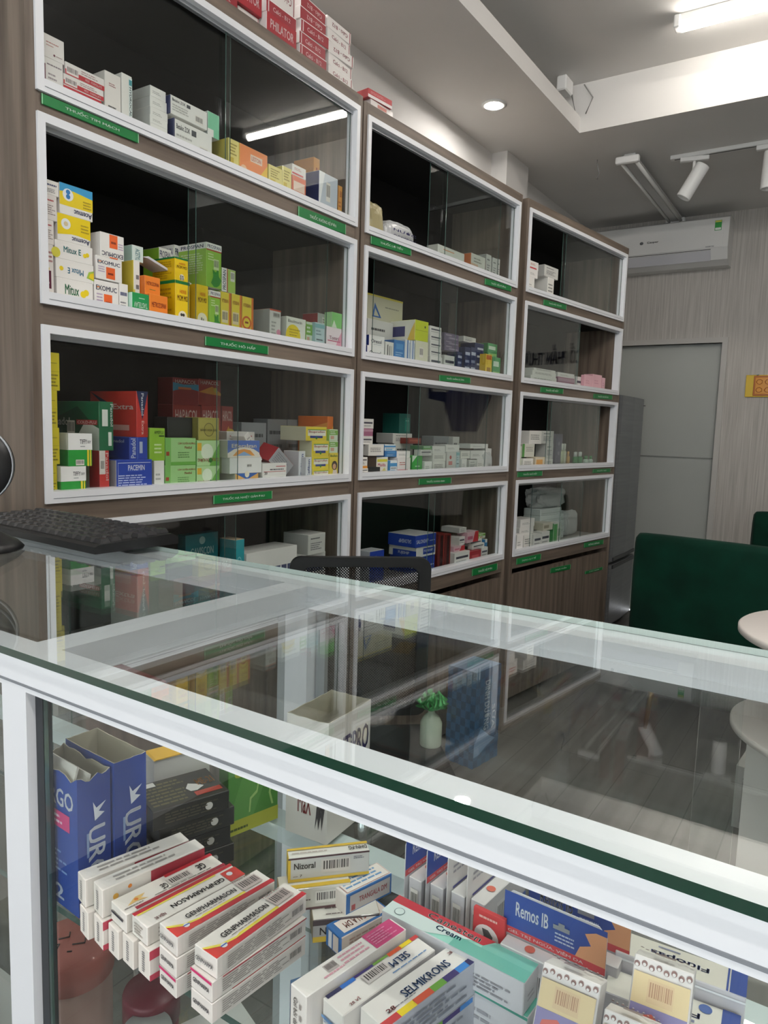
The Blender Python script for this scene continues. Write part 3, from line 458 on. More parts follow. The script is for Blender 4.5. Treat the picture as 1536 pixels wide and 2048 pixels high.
 (1,1,0.6988,0.040,1.4511,0.0432,0.060,0.1033,0,'navytext','navy upright carton with white lettering'),
 (1,1,0.7451,0.040,1.4511,0.0414,0.060,0.1082,0,'navytext','navy upright carton with white lettering'),
 (1,1,0.7981,0.055,1.4511,0.0742,0.070,0.1329,0,'navybars','tall navy carton with white bars'),
 (1,1,0.8400,0.025,1.4511,0.0531,0.029,0.0903,0,'yellowsm','small yellow carton'),
 (1,1,0.9136,0.060,1.5375,0.0830,0.060,0.0580,0,'greentext','green carton, upper one'),
 (1,1,0.9257,0.040,1.4511,0.0682,0.060,0.0864,0,'greentext','green carton, lower one'),
 (1,2,0.0842,0.060,1.2190,0.0663,0.100,0.0331,0,'whiteband','white carton at the head of the left stack'),
 (1,2,0.0856,0.060,1.1931,0.0622,0.100,0.0259,0,'pinkdark','dull pink carton in the left stack'),
 (1,2,0.0848,0.060,1.1651,0.0634,0.100,0.0280,0,'whiteband','white carton in the left stack'),
 (1,2,0.1105,0.080,1.0600,0.0632,0.100,0.1028,0,'black','dark carton at the foot of the left stack'),
 (1,2,0.4081,0.140,1.2040,0.0737,0.080,0.0756,0,'tealtall','tall teal green carton'),
 (1,2,0.3706,0.140,1.1664,0.1245,0.080,0.0376,0,'greyink','grey carton under the teal one'),
 (1,2,0.3795,0.140,1.0600,0.1239,0.080,0.1064,0,'greyink','grey carton at the back'),
 (1,2,0.1131,0.050,1.1260,0.0869,0.029,0.0391,0,'whiteink','white carton with number print'),
 (1,2,0.1233,0.060,1.0600,0.0495,0.019,0.0660,0,'brown','dark brown carton'),
 (1,2,0.0275,0.020,1.0866,0.0451,0.050,0.0374,0,'whiteorange','white carton with orange foot'),
 (1,2,0.0291,0.020,1.0600,0.0479,0.050,0.0266,0,'whiteorange','low white carton with orange foot'),
 (1,2,0.0812,0.020,1.0600,0.0618,0.030,0.0290,0,'black','flat dark carton in front'),
 (1,2,0.1735,0.060,1.0600,0.0648,0.060,0.0604,0,'whiteyellow','white carton with yellow and pink print'),
 (1,2,0.2164,0.060,1.1424,0.0658,0.060,0.0225,0,'bluewhite','white and blue carton, upper one'),
 (1,2,0.2201,0.060,1.1204,0.0697,0.060,0.0220,0,'blueink','blue carton'),
 (1,2,0.2395,0.050,1.0600,0.0410,0.050,0.0484,0,'bluewhite','white and pale blue upright carton'),
 (1,2,0.2909,0.060,1.1169,0.0832,0.060,0.0238,0,'plain','white carton'),
 (1,2,0.2837,0.050,1.0600,0.0803,0.060,0.0569,0,'whitered','white carton with red line'),
 (1,2,0.4161,0.100,1.1664,0.0834,0.039,0.0220,0,'redbrown','dark red carton'),
 (1,2,0.3744,0.050,1.0600,0.0662,0.050,0.0638,0,'greenplain2','bright green carton'),
 (1,2,0.4559,0.060,1.1458,0.0631,0.060,0.0140,0,'greentext','green and white carton'),
 (1,2,0.4116,0.040,1.1238,0.0770,0.030,0.0220,0,'whiteband','white carton with dark band'),
 (1,2,0.4418,0.040,1.0600,0.0514,0.050,0.0417,0,'plain','white carton'),
 (1,2,0.5208,0.060,1.1310,0.0921,0.060,0.0275,0,'plain','white carton'),
 (1,2,0.5265,0.060,1.0998,0.0927,0.060,0.0312,0,'whiteink','white carton with faint print'),
 (1,2,0.5136,0.050,1.0600,0.0882,0.060,0.0398,0,'whiteink','white carton with faint print'),
 (1,2,0.6324,0.070,1.1367,0.1034,0.060,0.0271,0,'plain','white carton'),
 (1,2,0.6997,0.060,1.0600,0.0242,0.050,0.0762,0,'palecyan','pale cyan upright carton'),
 (1,2,0.6269,0.060,1.0600,0.0712,0.050,0.0767,0,'whitedred','white upright carton with red dots'),
 (1,2,0.7483,0.070,1.1068,0.0744,0.050,0.0309,0,'whiteink','white carton with faint print'),
 (1,2,0.7251,0.050,1.0600,0.0421,0.050,0.0468,0,'plain','white carton'),
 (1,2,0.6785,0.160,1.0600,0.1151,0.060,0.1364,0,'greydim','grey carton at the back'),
 (1,2,0.7948,0.140,1.0600,0.0522,0.060,0.1353,0,'greyink','grey carton at the back'),
 (1,2,0.8218,0.070,1.1484,0.1513,0.060,0.0195,0,'plain','long white carton'),
 (1,2,0.8272,0.070,1.1042,0.1218,0.060,0.0354,0,'plain','long white carton'),
 (1,2,0.7684,0.040,1.0600,0.0623,0.050,0.0414,0,'greyink','grey carton'),
 (1,2,0.8833,0.070,1.0600,0.0688,0.050,0.0442,0,'plain','white carton'),
 (1,2,0.9524,0.070,1.0600,0.0544,0.060,0.0884,0,'plain','white carton on the plastic bag'),
 (1,3,0.3866,0.030,0.7771,0.1398,0.130,0.0468,0,'salonship','long blue carton with white top, upper one'),
 (1,3,0.4009,0.035,0.7367,0.1314,0.130,0.0404,0,'salonwhite','long white carton with blue label, middle one'),
 (1,3,0.4149,0.040,0.6701,0.1226,0.130,0.0666,0,'salonship','long blue carton, lower one'),
 (1,3,0.1368,0.050,0.6701,0.0834,0.060,0.1194,0,'navytext2','small royal blue carton'),
 (1,3,0.5737,0.050,0.6701,0.0459,0.070,0.1392,0,'redbottle','dark red upright carton'),
 (1,3,0.6229,0.050,0.6701,0.0451,0.070,0.1334,0,'redbottle','dark red upright carton'),
 (1,3,0.7475,0.060,0.7952,0.0570,0.090,0.0220,0,'greyink','white carton with navy side'),
 (1,3,0.7959,0.050,0.7494,0.0939,0.050,0.0458,0,'pinkred','pink and red carton, upper one'),
 (1,3,0.7496,0.060,0.7444,0.0450,0.060,0.0346,0,'whiteband','white carton'),
 (1,3,0.6955,0.050,0.7234,0.0842,0.060,0.0210,0,'pinkred','pink and red carton, lower one'),
 (1,3,0.6693,0.030,0.6701,0.1194,0.060,0.0533,0,'whiteband','white carton with dark band at the front'),
 (1,3,0.7978,0.035,0.6701,0.0949,0.040,0.0441,0,'reddeep','deep red carton'),
 (1,3,0.9473,0.080,0.7494,0.0567,0.060,0.0220,0,'limewhite','small lime and white carton'),
 (1,3,0.8584,0.075,0.7245,0.1090,0.060,0.0249,0,'whiteband','white carton'),
 (1,3,0.8436,0.050,0.7156,0.1022,0.024,0.0220,0,'whiteband','white carton'),
 (1,3,0.9221,0.050,0.6701,0.0568,0.060,0.0455,0,'whiteband','white carton'),
 (1,3,0.9868,0.070,0.6701,0.0200,0.060,0.0743,0,'bluewhite','white and blue carton'),
 (2,0,0.0696,0.030,1.9477,0.0808,0.080,0.0358,0,'whitered','white carton, topmost of the left stack'),
 (2,0,0.0702,0.030,1.9134,0.0776,0.080,0.0343,0,'plain','white carton, second of the left stack'),
 (2,0,0.0627,0.030,1.8426,0.0598,0.060,0.0708,0,'plain','white carton, lowest of the left stack'),
 (2,0,0.3116,0.120,1.8426,0.0510,0.060,0.1727,0,'tealtall','teal carton at the back'),
 (2,0,0.2044,0.030,1.9392,0.1308,0.070,0.0504,0,'greyink','square white carton, upper one'),
 (2,0,0.2406,0.030,1.8426,0.0597,0.120,0.0966,0,'whiteink','square white carton, lower one'),
 (2,1,0.1914,0.050,1.5119,0.2089,0.090,0.0125,0,'whiteink','flat white carton in the left pile'),
 (2,1,0.1794,0.050,1.4899,0.2278,0.090,0.0220,0,'whiteink','flat white carton in the left pile'),
 (2,1,0.1674,0.050,1.4511,0.2481,0.090,0.0388,0,'whiteink','flat white carton in the left pile'),
 (2,1,0.4414,0.060,1.5008,0.1763,0.070,0.0232,0,'plain','white carton laid on pink ones'),
 (2,1,0.4291,0.050,1.4511,0.1738,0.070,0.0497,0,'pinkdark','dull pink carton'),
 (2,1,0.6190,0.050,1.4511,0.0886,0.050,0.0640,0,'whiteband','small white carton'),
 (2,1,0.6697,0.030,1.4511,0.0917,0.019,0.0751,0,'pink','pink upright carton'),
 (2,1,0.7646,0.030,1.4511,0.1085,0.050,0.0860,0,'pink','pink upright carton'),
 (2,1,0.9228,0.050,1.4511,0.0367,0.040,0.0791,0,'pink','pink upright carton'),
 (2,2,0.2174,0.070,1.1698,0.1193,0.070,0.0619,0,'whiteink','white carton crowning the stack'),
 (2,2,0.3369,0.070,1.1715,0.1187,0.070,0.0624,0,'greyink','grey carton crowning the stack'),
 (2,2,0.0935,0.050,1.0600,0.0271,0.060,0.0990,0,'greenspine','narrow green and white carton'),
 (2,2,0.1434,0.060,1.1080,0.1129,0.070,0.0618,0,'greenspine2','white carton with green spine'),
 (2,2,0.1218,0.040,1.0600,0.0931,0.060,0.0423,0,'whiteink','white carton at the foot'),
 (2,2,0.2345,0.040,1.0600,0.0985,0.050,0.0480,0,'creamtan','cream carton with tan face'),
 (2,2,0.3871,0.070,1.0985,0.0715,0.060,0.0730,0,'greyink','grey upright carton'),
 (2,2,0.3519,0.050,1.0600,0.0716,0.060,0.0385,0,'whiteink','white carton'),
 (2,2,0.4598,0.060,1.0600,0.0738,0.060,0.1610,0,'purplegrey','tall purple grey carton'),
 (2,3,0.1597,0.060,0.7715,0.1347,0.080,0.0398,0,'plain','white carton, topmost'),
 (2,3,0.1553,0.060,0.7352,0.1325,0.080,0.0363,0,'plain','white carton, second'),
 (2,3,0.0846,0.030,0.6701,0.0579,0.050,0.0791,0,'plain','white upright carton'),
 (2,3,0.1839,0.050,0.6701,0.0760,0.050,0.0651,0,'whiteink','white upright carton'),
 (2,3,0.2611,0.040,0.6701,0.0734,0.050,0.0623,0,'whiteband','white carton'),
 (2,3,0.3347,0.040,0.6701,0.0815,0.050,0.0689,0,'whiteband','white carton'),
 (2,3,0.3809,0.060,0.7390,0.1002,0.080,0.0375,0,'creamtan2','cream carton'),
 (2,3,0.4900,0.060,0.6701,0.0806,0.080,0.0979,0,'greentext2','green and white carton'),
]
SIGNS = [
 (0, 0.011, 0.232, 1.8108, 1.8302, 0.4, 'THUỐC TIM MẠCH'),
 (0, 0.765, 0.986, 1.7956, 1.8246, 1.2, 'THUỐC KHÔNG KÊ ĐƠN'),
 (0, 0.424, 0.649, 1.4084, 1.4296, 0.1, 'THUỐC HÔ HẤP'),
 (0, 0.453, 0.672, 1.0178, 1.0395, 0.0, 'THUỐC HẠ NHIỆT GIẢM ĐAU'),
 (1, 0.03, 0.25, 1.8076, 1.8321, 1.8, 'THUỐC LỢI TIỂU'),
 (1, 0.758, 0.978, 1.8068, 1.8303, 2.0, 'THUỐC TIỂU ĐƯỜNG'),
 (1, 0.456, 0.679, 1.4056, 1.4272, 1.4, 'THUỐC CHỐNG DỊ ỨNG'),
 (1, 0.347, 0.567, 1.0188, 1.0406, -0.7, 'THUỐC KHÁNG SINH'),
 (1, 0.761, 0.975, 0.6198, 0.6487, -0.6, 'THUỐC KÊ ĐƠN'),
 (2, 0.156, 0.372, 1.802, 1.8258, 2.5, 'THUỐC ĐIỀU TRỊ GÚT'),
 (2, 0.171, 0.388, 1.4108, 1.4344, 1.1, 'THUỐC BỔ MẮT'),
 (2, 0.72, 0.945, 1.4112, 1.4347, 1.3, 'THUỐC NGOÀI DA'),
 (2, 0.007, 0.229, 1.0222, 1.0453, 0.1, 'THUỐC NHỎ MẮT'),
 (2, 0.766, 0.979, 1.0215, 1.0412, 0.0, 'THUỐC XỊT'),
 (2, 0.038, 0.261, 0.6187, 0.6464, -0.3, 'DỤNG CỤ Y TẾ'),
 (2, 0.719, 0.952, 0.6252, 0.6514, -1.0, 'BÔNG BĂNG'),
 (2, 0.37, 0.582, 0.5327, 0.5578, -1.5, 'THỰC PHẨM'),
 (2, 0.756, 0.969, 0.4791, 0.4945, -0.5, 'KHẨU TRANG'),
]
# ================================================================ ROOM
def slab(name, a, b, m): mb = MB(); mb.box(a, b, m); return struct(mb.build(name))
FLOORM = noisy('grey wood plank floor', '#53504c', '#7d7a75', 1.4, 0.45, (1.0, 14, 1), 0.05, 6.0)
def plank_floor():
    nt = FLOORM.node_tree; b = nt.nodes['Principled BSDF']; tc = nt.nodes['Texture Coordinate']
    br = nt.nodes.new('ShaderNodeTexBrick'); br.inputs['Scale'].default_value = 1.0; br.inputs['Mortar Size'].default_value = 0.002
    br.inputs['Brick Width'].default_value = 1.1; br.inputs['Row Height'].default_value = 0.13
    br.inputs['Color1'].default_value = (1, 1, 1, 1); br.inputs['Color2'].default_value = (0.82, 0.82, 0.82, 1); br.inputs['Mortar'].default_value = (0.35, 0.35, 0.35, 1)
    nt.links.new(tc.outputs['Object'], br.inputs['Vector'])
    src = nt.nodes['Color Ramp'].outputs[0] if 'Color Ramp' in nt.nodes else [n for n in nt.nodes if n.type == 'VALTORGB'][0].outputs[0]
    mx = nt.nodes.new('ShaderNodeMix'); mx.data_type = 'RGBA'; mx.blend_type = 'MULTIPLY'; mx.inputs[0].default_value = 1.0
    nt.links.new(src, mx.inputs[6]); nt.links.new(br.outputs['Color'], mx.inputs[7]); nt.links.new(mx.outputs[2], b.inputs['Base Color'])
plank_floor()
PAPER = noisy('ribbed pale wallpaper', '#a9a49e', '#c6c2bc', 3.0, 0.75, (1, 34, 0.9), 0.35, 5.0)
slab('floor', (XB, YR, FLOOR-.1), (XE, YL, FLOOR), FLOORM)
slab('wall_left', (XB, YL, FLOOR), (XE, YL+.1, CEIL2+.1), WALLP)
slab('wall_right', (XB, YR-.1, FLOOR), (XE, YR, CEIL2+.1), PAPER)
mb = MB(); DY0, DY1, DZ = 0.834, 1.66, 1.859
mb.box((XE, YR-.1, FLOOR), (XE+.12, DY0, CEIL2+.1), PAPER); mb.box((XE, DY0, DZ), (XE+.12, YL+.1, CEIL2+.1), PAPER); mb.box((XE, DY1, FLOOR), (XE+.12, YL+.1, DZ), PAPER)
struct(mb.build('wall_back'))
mb = MB(); mb.box((XE+.045, DY0, FLOOR), (XE+.075, DY1, DZ), noisy('grey door panel', '#a3a6a1', '#acafaa', 1.2, 0.5))
for z in (1.085,): mb.box((XE+.040, DY0+.01, z-.004), (XE+.0455, DY1-.01, z+.004), mat('door joint line', '#7c7f7b', .5))
struct(mb.build('door_1'))
mb = MB()
mb.box((XE-.012, DY0-.035, FLOOR), (XE+.05, DY0, DZ+.035), mat('pale door trim', '#b9b6b1', .5)); mb.box((XE-.012, DY0, DZ), (XE+.05, DY1, DZ+.035), MATS['pale door trim'])
mb.box((XE-.012, DY1, FLOOR), (XE+.05, DY1+.035, DZ+.035), MATS['pale door trim'])
struct(mb.build('trim_1'))
mb = MB(); mb.box((3.70, 1.70, FLOOR), (3.99, YL, CEIL), WALLP); struct(mb.build('wall_column'))
# the shop front behind: wall with a wide glazed opening
mb = MB(); mb.box((XB-.1, YR-.1, FLOOR), (XB, YR+.25, CEIL2+.1), WALLP); mb.box((XB-.1, YL-.35, FLOOR), (XB, YL+.1, CEIL2+.1), WALLP); mb.box((XB-.1, YR+.25, 2.5), (XB, YL-.35, CEIL2+.1), WALLP)
struct(mb.build('wall_front'))
mb = MB(); ys = [YR+.25 + i*(YL-.35-YR-.25)/4 for i in range(5)]
for y in ys: mb.box((XB-.06, y-.02, FLOOR), (XB-.02, y+.02, 2.5), ALU)
for i in range(4): mb.box((XB-.045, ys[i]+.02, FLOOR), (XB-.039, ys[i+1]-.02, 2.5), GLASS)
struct(mb.build('window_1'))
# suspended ceiling with raised coffer; the lip on the long side leaves a cove
CX = 3.66; CY = 1.30; CYR = -1.7; CXB = -1.6
CM = noisy('ceiling paint', '#d0cecb', '#d9d7d4', 1.5, 0.8)
mb = MB()
mb.box((XB, CY+.012, CEIL), (XE, YL, CEIL+.012), CM); mb.box((CX+.012, YR, CEIL), (XE, CY+.012, CEIL+.012), CM)
mb.box((XB, YR, CEIL), (CX+.012, CYR-.012, CEIL+.012), CM); mb.box((XB, CYR-.012, CEIL), (CXB-.012, CY+.012, CEIL+.012), CM)
mb.box((CXB-.012, CY, CEIL), (CX, CY+.012, CEIL+.075), CM)
mb.box((CX, CYR-.012, CEIL), (CX+.012, CY+.012, CEIL2), CM); mb.box((CX, CY+.012, CEIL+.012), (CX+.012, CY+.25, CEIL2), CM)
mb.box((CXB, CYR-.012, CEIL), (CX, CYR, CEIL2), CM); mb.box((CXB-.012, CYR, CEIL), (CXB, CY, CEIL2), CM); mb.box((CXB-.012, CY+.012, CEIL+.012), (CXB, CY+.25, CEIL2), CM)
mb.box((XB, CY+.25, CEIL+.012), (CX+.1, CY+.262, CEIL2), CM)
struct(mb.build('ceiling'))
slab('ceiling_upper', (XB, YR, CEIL2), (XE, YL, CEIL2+.06), CM)
# rough plaster and stray cable in the cove corner
mb = MB(); cb = mat('grey cable', '#8b8a88', .6)
mb.tube([(CX-.02, CY+.05, CEIL2-.02), (CX-.05, CY+.03, CEIL2-.07), (CX-.02, CY+.02, CEIL+.09), (CX-.06, CY+.06, CEIL+.05)], .004, cb)
mb.tube([(CX-.03, CY-.02, CEIL2-.02), (CX-.01, CY-.06, CEIL2-.08), (CX-.012, CY-.03, CEIL2-.15)], .003, cb)
o = mb.build('loose_cable'); tag(o, 'loose grey cable ends poking out at the ceiling recess corner', 'cable')
mb = MB(); mb.bbox((CX-.14, CY+.03, CEIL2-.07), (CX-.04, CY+.08, CEIL2-.001), mat('white plastic', '#e6e6e4', .4), .006)
tag(mb.build('junction_box'), 'small white junction box above the ceiling lip at the recess corner', 'junction box')

# ================================================================ LAMPS
TUBEM = mat('lit tube', '#ffffff', .5, emit='#fff8ee', estr=TUBE)
TUBEN = mat('lit near tube', '#ffffff', .5, emit='#fffaf4', estr=TUBE2)
PLAST = mat('white plastic', '#e6e6e4', .4)
def batten(name, label, x0, y0, x1, y1, z, lit, group=None):      # slim batten with one tube
    dx, dy = x1-x0, y1-y0; Ln = math.hypot(dx, dy); rz = math.atan2(dy, dx)
    t = empty(name, (x0, y0, z), rz, label, 'ceiling light', group)
    mb = MB(); mb.bbox((0, -.018, -.03), (Ln, .018, 0), PLAST, .003)
    for a in (0, Ln-.025): mb.bbox((a, -.03, -.055), (a+.025, .03, -.005), PLAST, .004)
    mb.build('lamp_body', t)
    mb = MB(); mb.tube([(.027, 0, -.045), (Ln-.027, 0, -.047)], .019, (TUBEM if x0 > 3 else TUBEN) if lit else mat('unlit tube', '#e4e4e0', .3), 14); mb.build('lamp_tube', t)
    return t
batten('fluorescent_lamp', 'lit fluorescent tube in the raised ceiling recess, nearest the far wall', 3.285, -.42, 3.285, .79, CEIL2, True)
for k, x in enumerate((1.45, -.3)): batten('fluorescent_lamp', ('lit fluorescent tube in the ceiling recess above the counter', 'lit fluorescent tube in the ceiling recess behind the counter customer side')[k], x, -1.1, x, .1, CEIL2, True)
t = empty('fluorescent_lamp', (3.989, 1.155, CEIL), 0.012, 'switched off twin tube fitting with open reflector under the lower ceiling', 'ceiling light')
mb = MB(); rfl = mat('lamp reflector grey', '#b4b4b2', .35)
mb.prism([(-.045, -.028), (-.02, -.05), (.02, -.05), (.045, -.028), (.03, -.022), (-.03, -.022)], .03, 1.25, rfl, 'x')
for a in (0.0, 1.25): mb.bbox((a, -.062, -.062), (a+.035, .062, -.024), PLAST, .01, seg=2)
for a in (.05, 1.15): mb.bbox((a, -.03, -.026), (a+.05, .03, 0), PLAST, .003)
mb.build('lamp_body', t)
for s in (-1, 1): mb = MB(); mb.tube([(.035, s*.036, -.046), (1.25, s*.036, -.046)], .010, mat('unlit tube', '#e4e4e0', .3), 12); mb.build('lamp_tube', t)
def downlight(x, y, label):
    t = empty('recessed_downlight', (x, y, CEIL), 0, label, 'ceiling light')
    mb = MB(); mb.lathe([(.040, -.001), (.056, -.001), (.058, -.006), (.041, -.009), (.040, -.004)], PLAST, caps=False); mb.build('trim_ring', t)
    mb = MB(); mb.lathe([(0, -.0035), (.040, -.0035)], mat('lit downlight', '#ffffff', .5, emit='#fffaf4', estr=SPOT), n=32); mb.build('lamp_diffuser', t)
downlight(3.164, 1.532, 'small round recessed downlight glowing above the middle cabinet')
downlight(1.55, 1.532, 'small round recessed downlight above the left cabinet, out of the frame')
t = empty('track_light', (4.19, .98, CEIL), 0, 'white ceiling track rail carrying two spot heads', 'ceiling light')
mb = MB(); mb.bbox((-.017, -1.5, -.02), (.017, 0, 0), PLAST, .002); mb.box((-.006, -1.49, -.0205), (.006, -.02, -.012), mat('dark slot', '#5a5a58', .6)); mb.build('track_rail', t)
def spot_head(x, y, label, tilt, rz):
    s = empty('spotlight', (x, y, CEIL-.02), rz, label, 'spotlight')
    mb = MB(); mb.bbox((-.016, -.07, -.022), (.016, .07, 0), PLAST, .003); mb.build('track_adapter', s)
    mb = MB(); mb.tube([(0, 0, -.022), (0, 0, -.075)], .008, PLAST, 12); mb.build('stem', s)
    b = MB(); b.lathe([(.034, .09), (.036, .085), (.037, -.085), (.034, -.09), (.030, -.088), (.026, -.06), (.012, -.035), (0, -.033)], PLAST, n=28)
    h = b.build('lamp_head', s); h.location = (0, 0, -.125); h.rotation_euler = (tilt, 0, 0)
    b = MB(); b.lathe([(0, -.062), (.012, -.062), (.012, -.05), (0, -.05)], mat('spot lens', '#c8cccf', .15, metal=.6), n=20); q = b.build('lens', h)
spot_head(4.19, .86, 'white spot head tilted sideways on the ceiling track', .5, .2)
spot_head(4.19, .50, 'white spot head hanging straight down at the frame edge', .02, 0)
mb = MB(); mb.tube([(4.05, 1.33, CEIL), (4.05, 1.33, CEIL-.02), (4.06, 1.32, CEIL-.07), (4.055, 1.325, CEIL-.10), (4.04, 1.33, CEIL-.095)], .0025, cb, 8)
tag(mb.build('ceiling_hook'), 'thin bare wire hook dangling from the lower ceiling', 'hook')

# ================================================================ BACK WALL THINGS
t = empty('air_conditioner', (XE, .82, 2.335), 0, 'white split air conditioner high on the end wall', 'air conditioner')
ACW = .86; AC = mat('ac plastic', '#dcdcda', .35)
mb = MB(); pts = [(0, .005), (0, .30), (-.15, .30), (-.185, .285), (-.195, .10), (-.165, .03), (-.10, .005)]
pp = [(x, z) for x, z in pts]; mb.prism(pp, 0.0, ACW, AC, 'y'); mb.build('body', t)
mb = MB(); mb.prism([(-.188, .27), (-.199, .10), (-.196, .10), (-.185, .27)], .03, ACW-.0, AC, 'y'); mb.build('front_panel', t)
mb = MB(); mb.prism([(-.197, .085), (-.168, .026), (-.160, .028), (-.189, .088)], .10, ACW-.03, mat('ac louvre', '#c9c9ce', .3), 'y'); mb.build('louvre', t)
mb = MB(); mb.box((-.196, .10, .0905), (-.18, ACW-.03, .0935), mat('dark slot', '#5a5a58', .6)); mb.build('air_slot', t)
mb = MB(); YT = lambda u0, u1, z0, z1, x: (lambda u, v: (x, u0 + (u1-u0)*u, z0 + (z1-z0)*v))
mb.add([(-.1945, .085, .205), (-.1945, .045, .205), (-.1925, .045, .268), (-.1925, .085, .268)], [(0,1,2,3)], ink('#2f9a44')); mb.add([(-.1953, .082, .208), (-.1953, .048, .208), (-.1950, .048, .222), (-.1950, .082, .222)], [(0,1,2,3)], ink('#e6e9e4'))
mb.add([(-.1935, .083, .256), (-.1935, .047, .256), (-.1933, .047, .266), (-.1933, .083, .266)], [(0,1,2,3)], ink('#d9d45a')); mb.build('energy_label', t)
mb = MB(); mb.text('Casper', lambda u, v: (-.1985-.0006*v, .50 - .075*u, .165 + .016*v), ink('#5a5c60')); mb.build('brand_mark', t); mb = MB(); mb.add([(-.199, .535-.012*math.cos(k*.4488), .173+.010*math.sin(k*.4488)) for k in range(14)], [tuple(range(14))], ink('#5a5c60')); mb.build('emblem', t); mb = MB()
mb.text('INVERTER', lambda u, v: (-.2, .13 - .05*u, .105 + .007*v), ink('#70727a')); mb.build('caption', t)
def endtext(name, txt, y0, y1, z0, z1, label):     # raised letters on the end wall, each letter a body 8 mm thick
    mb = MB(); vs, fs = glyphs(txt); m = mat('navy letter acrylic', '#1d2450', .3)
    mb.text(txt, lambda u, v: (XE-.010, y0 + (y1-y0)*u, z0 + (z1-z0)*v), m)
    E = {}
    for f in fs:
        for a, b in zip(f, f[1:] + f[:1]): k = (min(a, b), max(a, b)); E[k] = E.get(k, 0) + 1
    for (a, b), n in E.items():
        if n == 1:
            P = [(y0 + (y1-y0)*vs[i][0], z0 + (z1-z0)*vs[i][1]) for i in (a, b)]
            mb.add([(XE-.010, *P[0]), (XE-.010, *P[1]), (XE, *P[1]), (XE, *P[0])], [(0,1,2,3)], m)
    return tag(mb.build(name), label, 'wall lettering')
endtext('wall_lettering', 'CỔ PHẦN THƯƠNG MẠI', .03, -.80, 1.745, 1.93, 'navy raised company name letters on the end wall, seen mirrored in cabinet glass')
t = empty('wall_logo', (XE, -.6, 1.4), 0, 'large navy slanted company emblem on the end wall, seen mirrored in cabinet glass', 'logo')
for poly in ([(-.30, 1.66), (-.52, 1.66), (-.60, 1.50), (-.545, 1.22), (-.485, 1.22)], [(-.62, 1.66), (-.80, 1.66), (-.80, 1.55), (-.98, 1.56), (-.98, 1.66), (-1.02, 1.66), (-1.02, 1.50), (-.84, 1.47), (-.74, 1.22), (-.56, 1.22)]):
    mb = MB(); mb.prism([(a+.6, b-1.4) for a, b in poly], -.012, 0, MATS['navy letter acrylic'], 'x'); mb.build('emblem_stroke', t)
t = empty('votive_plaque', (XE, .66, 1.50), 0, 'gold and yellow festive paper plaque hung on the ribbed end wall', 'wall plaque')
mb = MB(); mb.bbox((-.012, -.30, 0), (0, .012, .142), ink('#dcb92a'), .002); mb.build('backing_board', t)
mb = MB(); m = ink('#b4621e'); m2 = ink('#d9932c')
mb.bbox((-.018, -.29, .008), (-.012, -.035, .136), m, .002); mb.bbox((-.020, -.28, .018), (-.0175, -.045, .126), m2, .002)
for r in range(2):
    for c in range(4): mb.tube([(-.021, -.07-.05*c+.018*math.cos(a*.9), .045+.052*r+.016*math.sin(a*.9)) for a in range(8)], .0022, m, 6)
mb.build('emblem', t)
mb = MB(); mb.lathe([(0, .0), (.006, 0), (.006, .006), (0, .008)], ALUS, (-.014, -.055, .139), n=12); mb.build('hanging_pin', t)
t = empty('refrigerator', (4.56, 1.25, FLOOR), 0, 'tall silver two door refrigerator between the far cabinet and the end wall', 'refrigerator')
SIL = noisy('brushed silver steel', '#7f8285', '#8c8f92', 2.0, 0.32, (1, 1, 30)); [setattr(SIL.node_tree.nodes['Principled BSDF'].inputs['Metallic'], 'default_value', .55)]
mb = MB(); mb.bbox((0, .035, .05), (.56, .50, 1.512), SIL, .006); mb.build('body', t)
for z0, z1, nm in ((.06, .455, 'freezer_door'), (.475, 1.515, 'fridge_door')):
    mb = MB(); mb.prism([(0, .033), (.56, .033), (.56, .014), (.54, .003), (.28, -.004), (.02, .003), (0, .014)], z0, z1, SIL, 'z'); d_ = mb.build(nm, t)
    mb = MB(); zz = z1-.03 if nm == 'freezer_door' else z0; mb.box((.02, -.006, zz+.004), (.52, .003, zz+.026), mat('dark handle recess', '#3c3e40', .4)); mb.build('handle_recess', d_)
mb = MB(); mb.box((.02, .05, 0), (.54, .48, .05), mat('black plastic', '#161718', .45)); mb.build('plinth', t)
mb = MB(); mb.lathe([(0, 0), (.008, 0), (.008, .004), (0, .004)], mat('black plastic', '#161718', .45), (.535, -.002, 1.47), 12); mb.build('hinge_cap', t)

# ================================================================ CABINETS
CB = [(.8365, 1.3539, .0044, 1.0445), (1.9396, 1.3685, -.0749, 1.0288), (3.0454, 1.2821, -.1415, 1.0215)]
ROWS = [(1.8326, 2.1842), (1.4411, 1.7943), (1.0500, 1.4015), (.6601, 1.0088)]
TOPZ = 2.220; DEP = .345
PANES = {(0,0): [(.022,.53,0), (.505,1.02,1)], (0,1): [(.395,.935,0), (.41,1.022,1)], (0,2): [(.022,.565,0), (.48,1.022,1)], (0,3): [(.022,.56,0), (.51,1.022,1)],
 (1,0): [(.388,.905,0), (.486,1.006,1)], (1,1): [(.084,.60,0), (.472,1.006,1)], (1,2): [(.299,.87,0), (.36,1.006,1)], (1,3): [(.022,.50,0), (.444,1.006,1)],
 (2,0): [(.355,.89,0), (.37,1.0,1)], (2,1): [(.022,.565,0), (.045,.56,1)], (2,2): [(.30,.84,0), (.317,.84,1)], (2,3): [(.193,.72,0), (.466,1.0,1)]}
CN = ['left cabinet', 'middle cabinet', 'far cabinet']; RN = ['top shelf', 'second shelf', 'third shelf', 'fourth shelf']
cabs = []
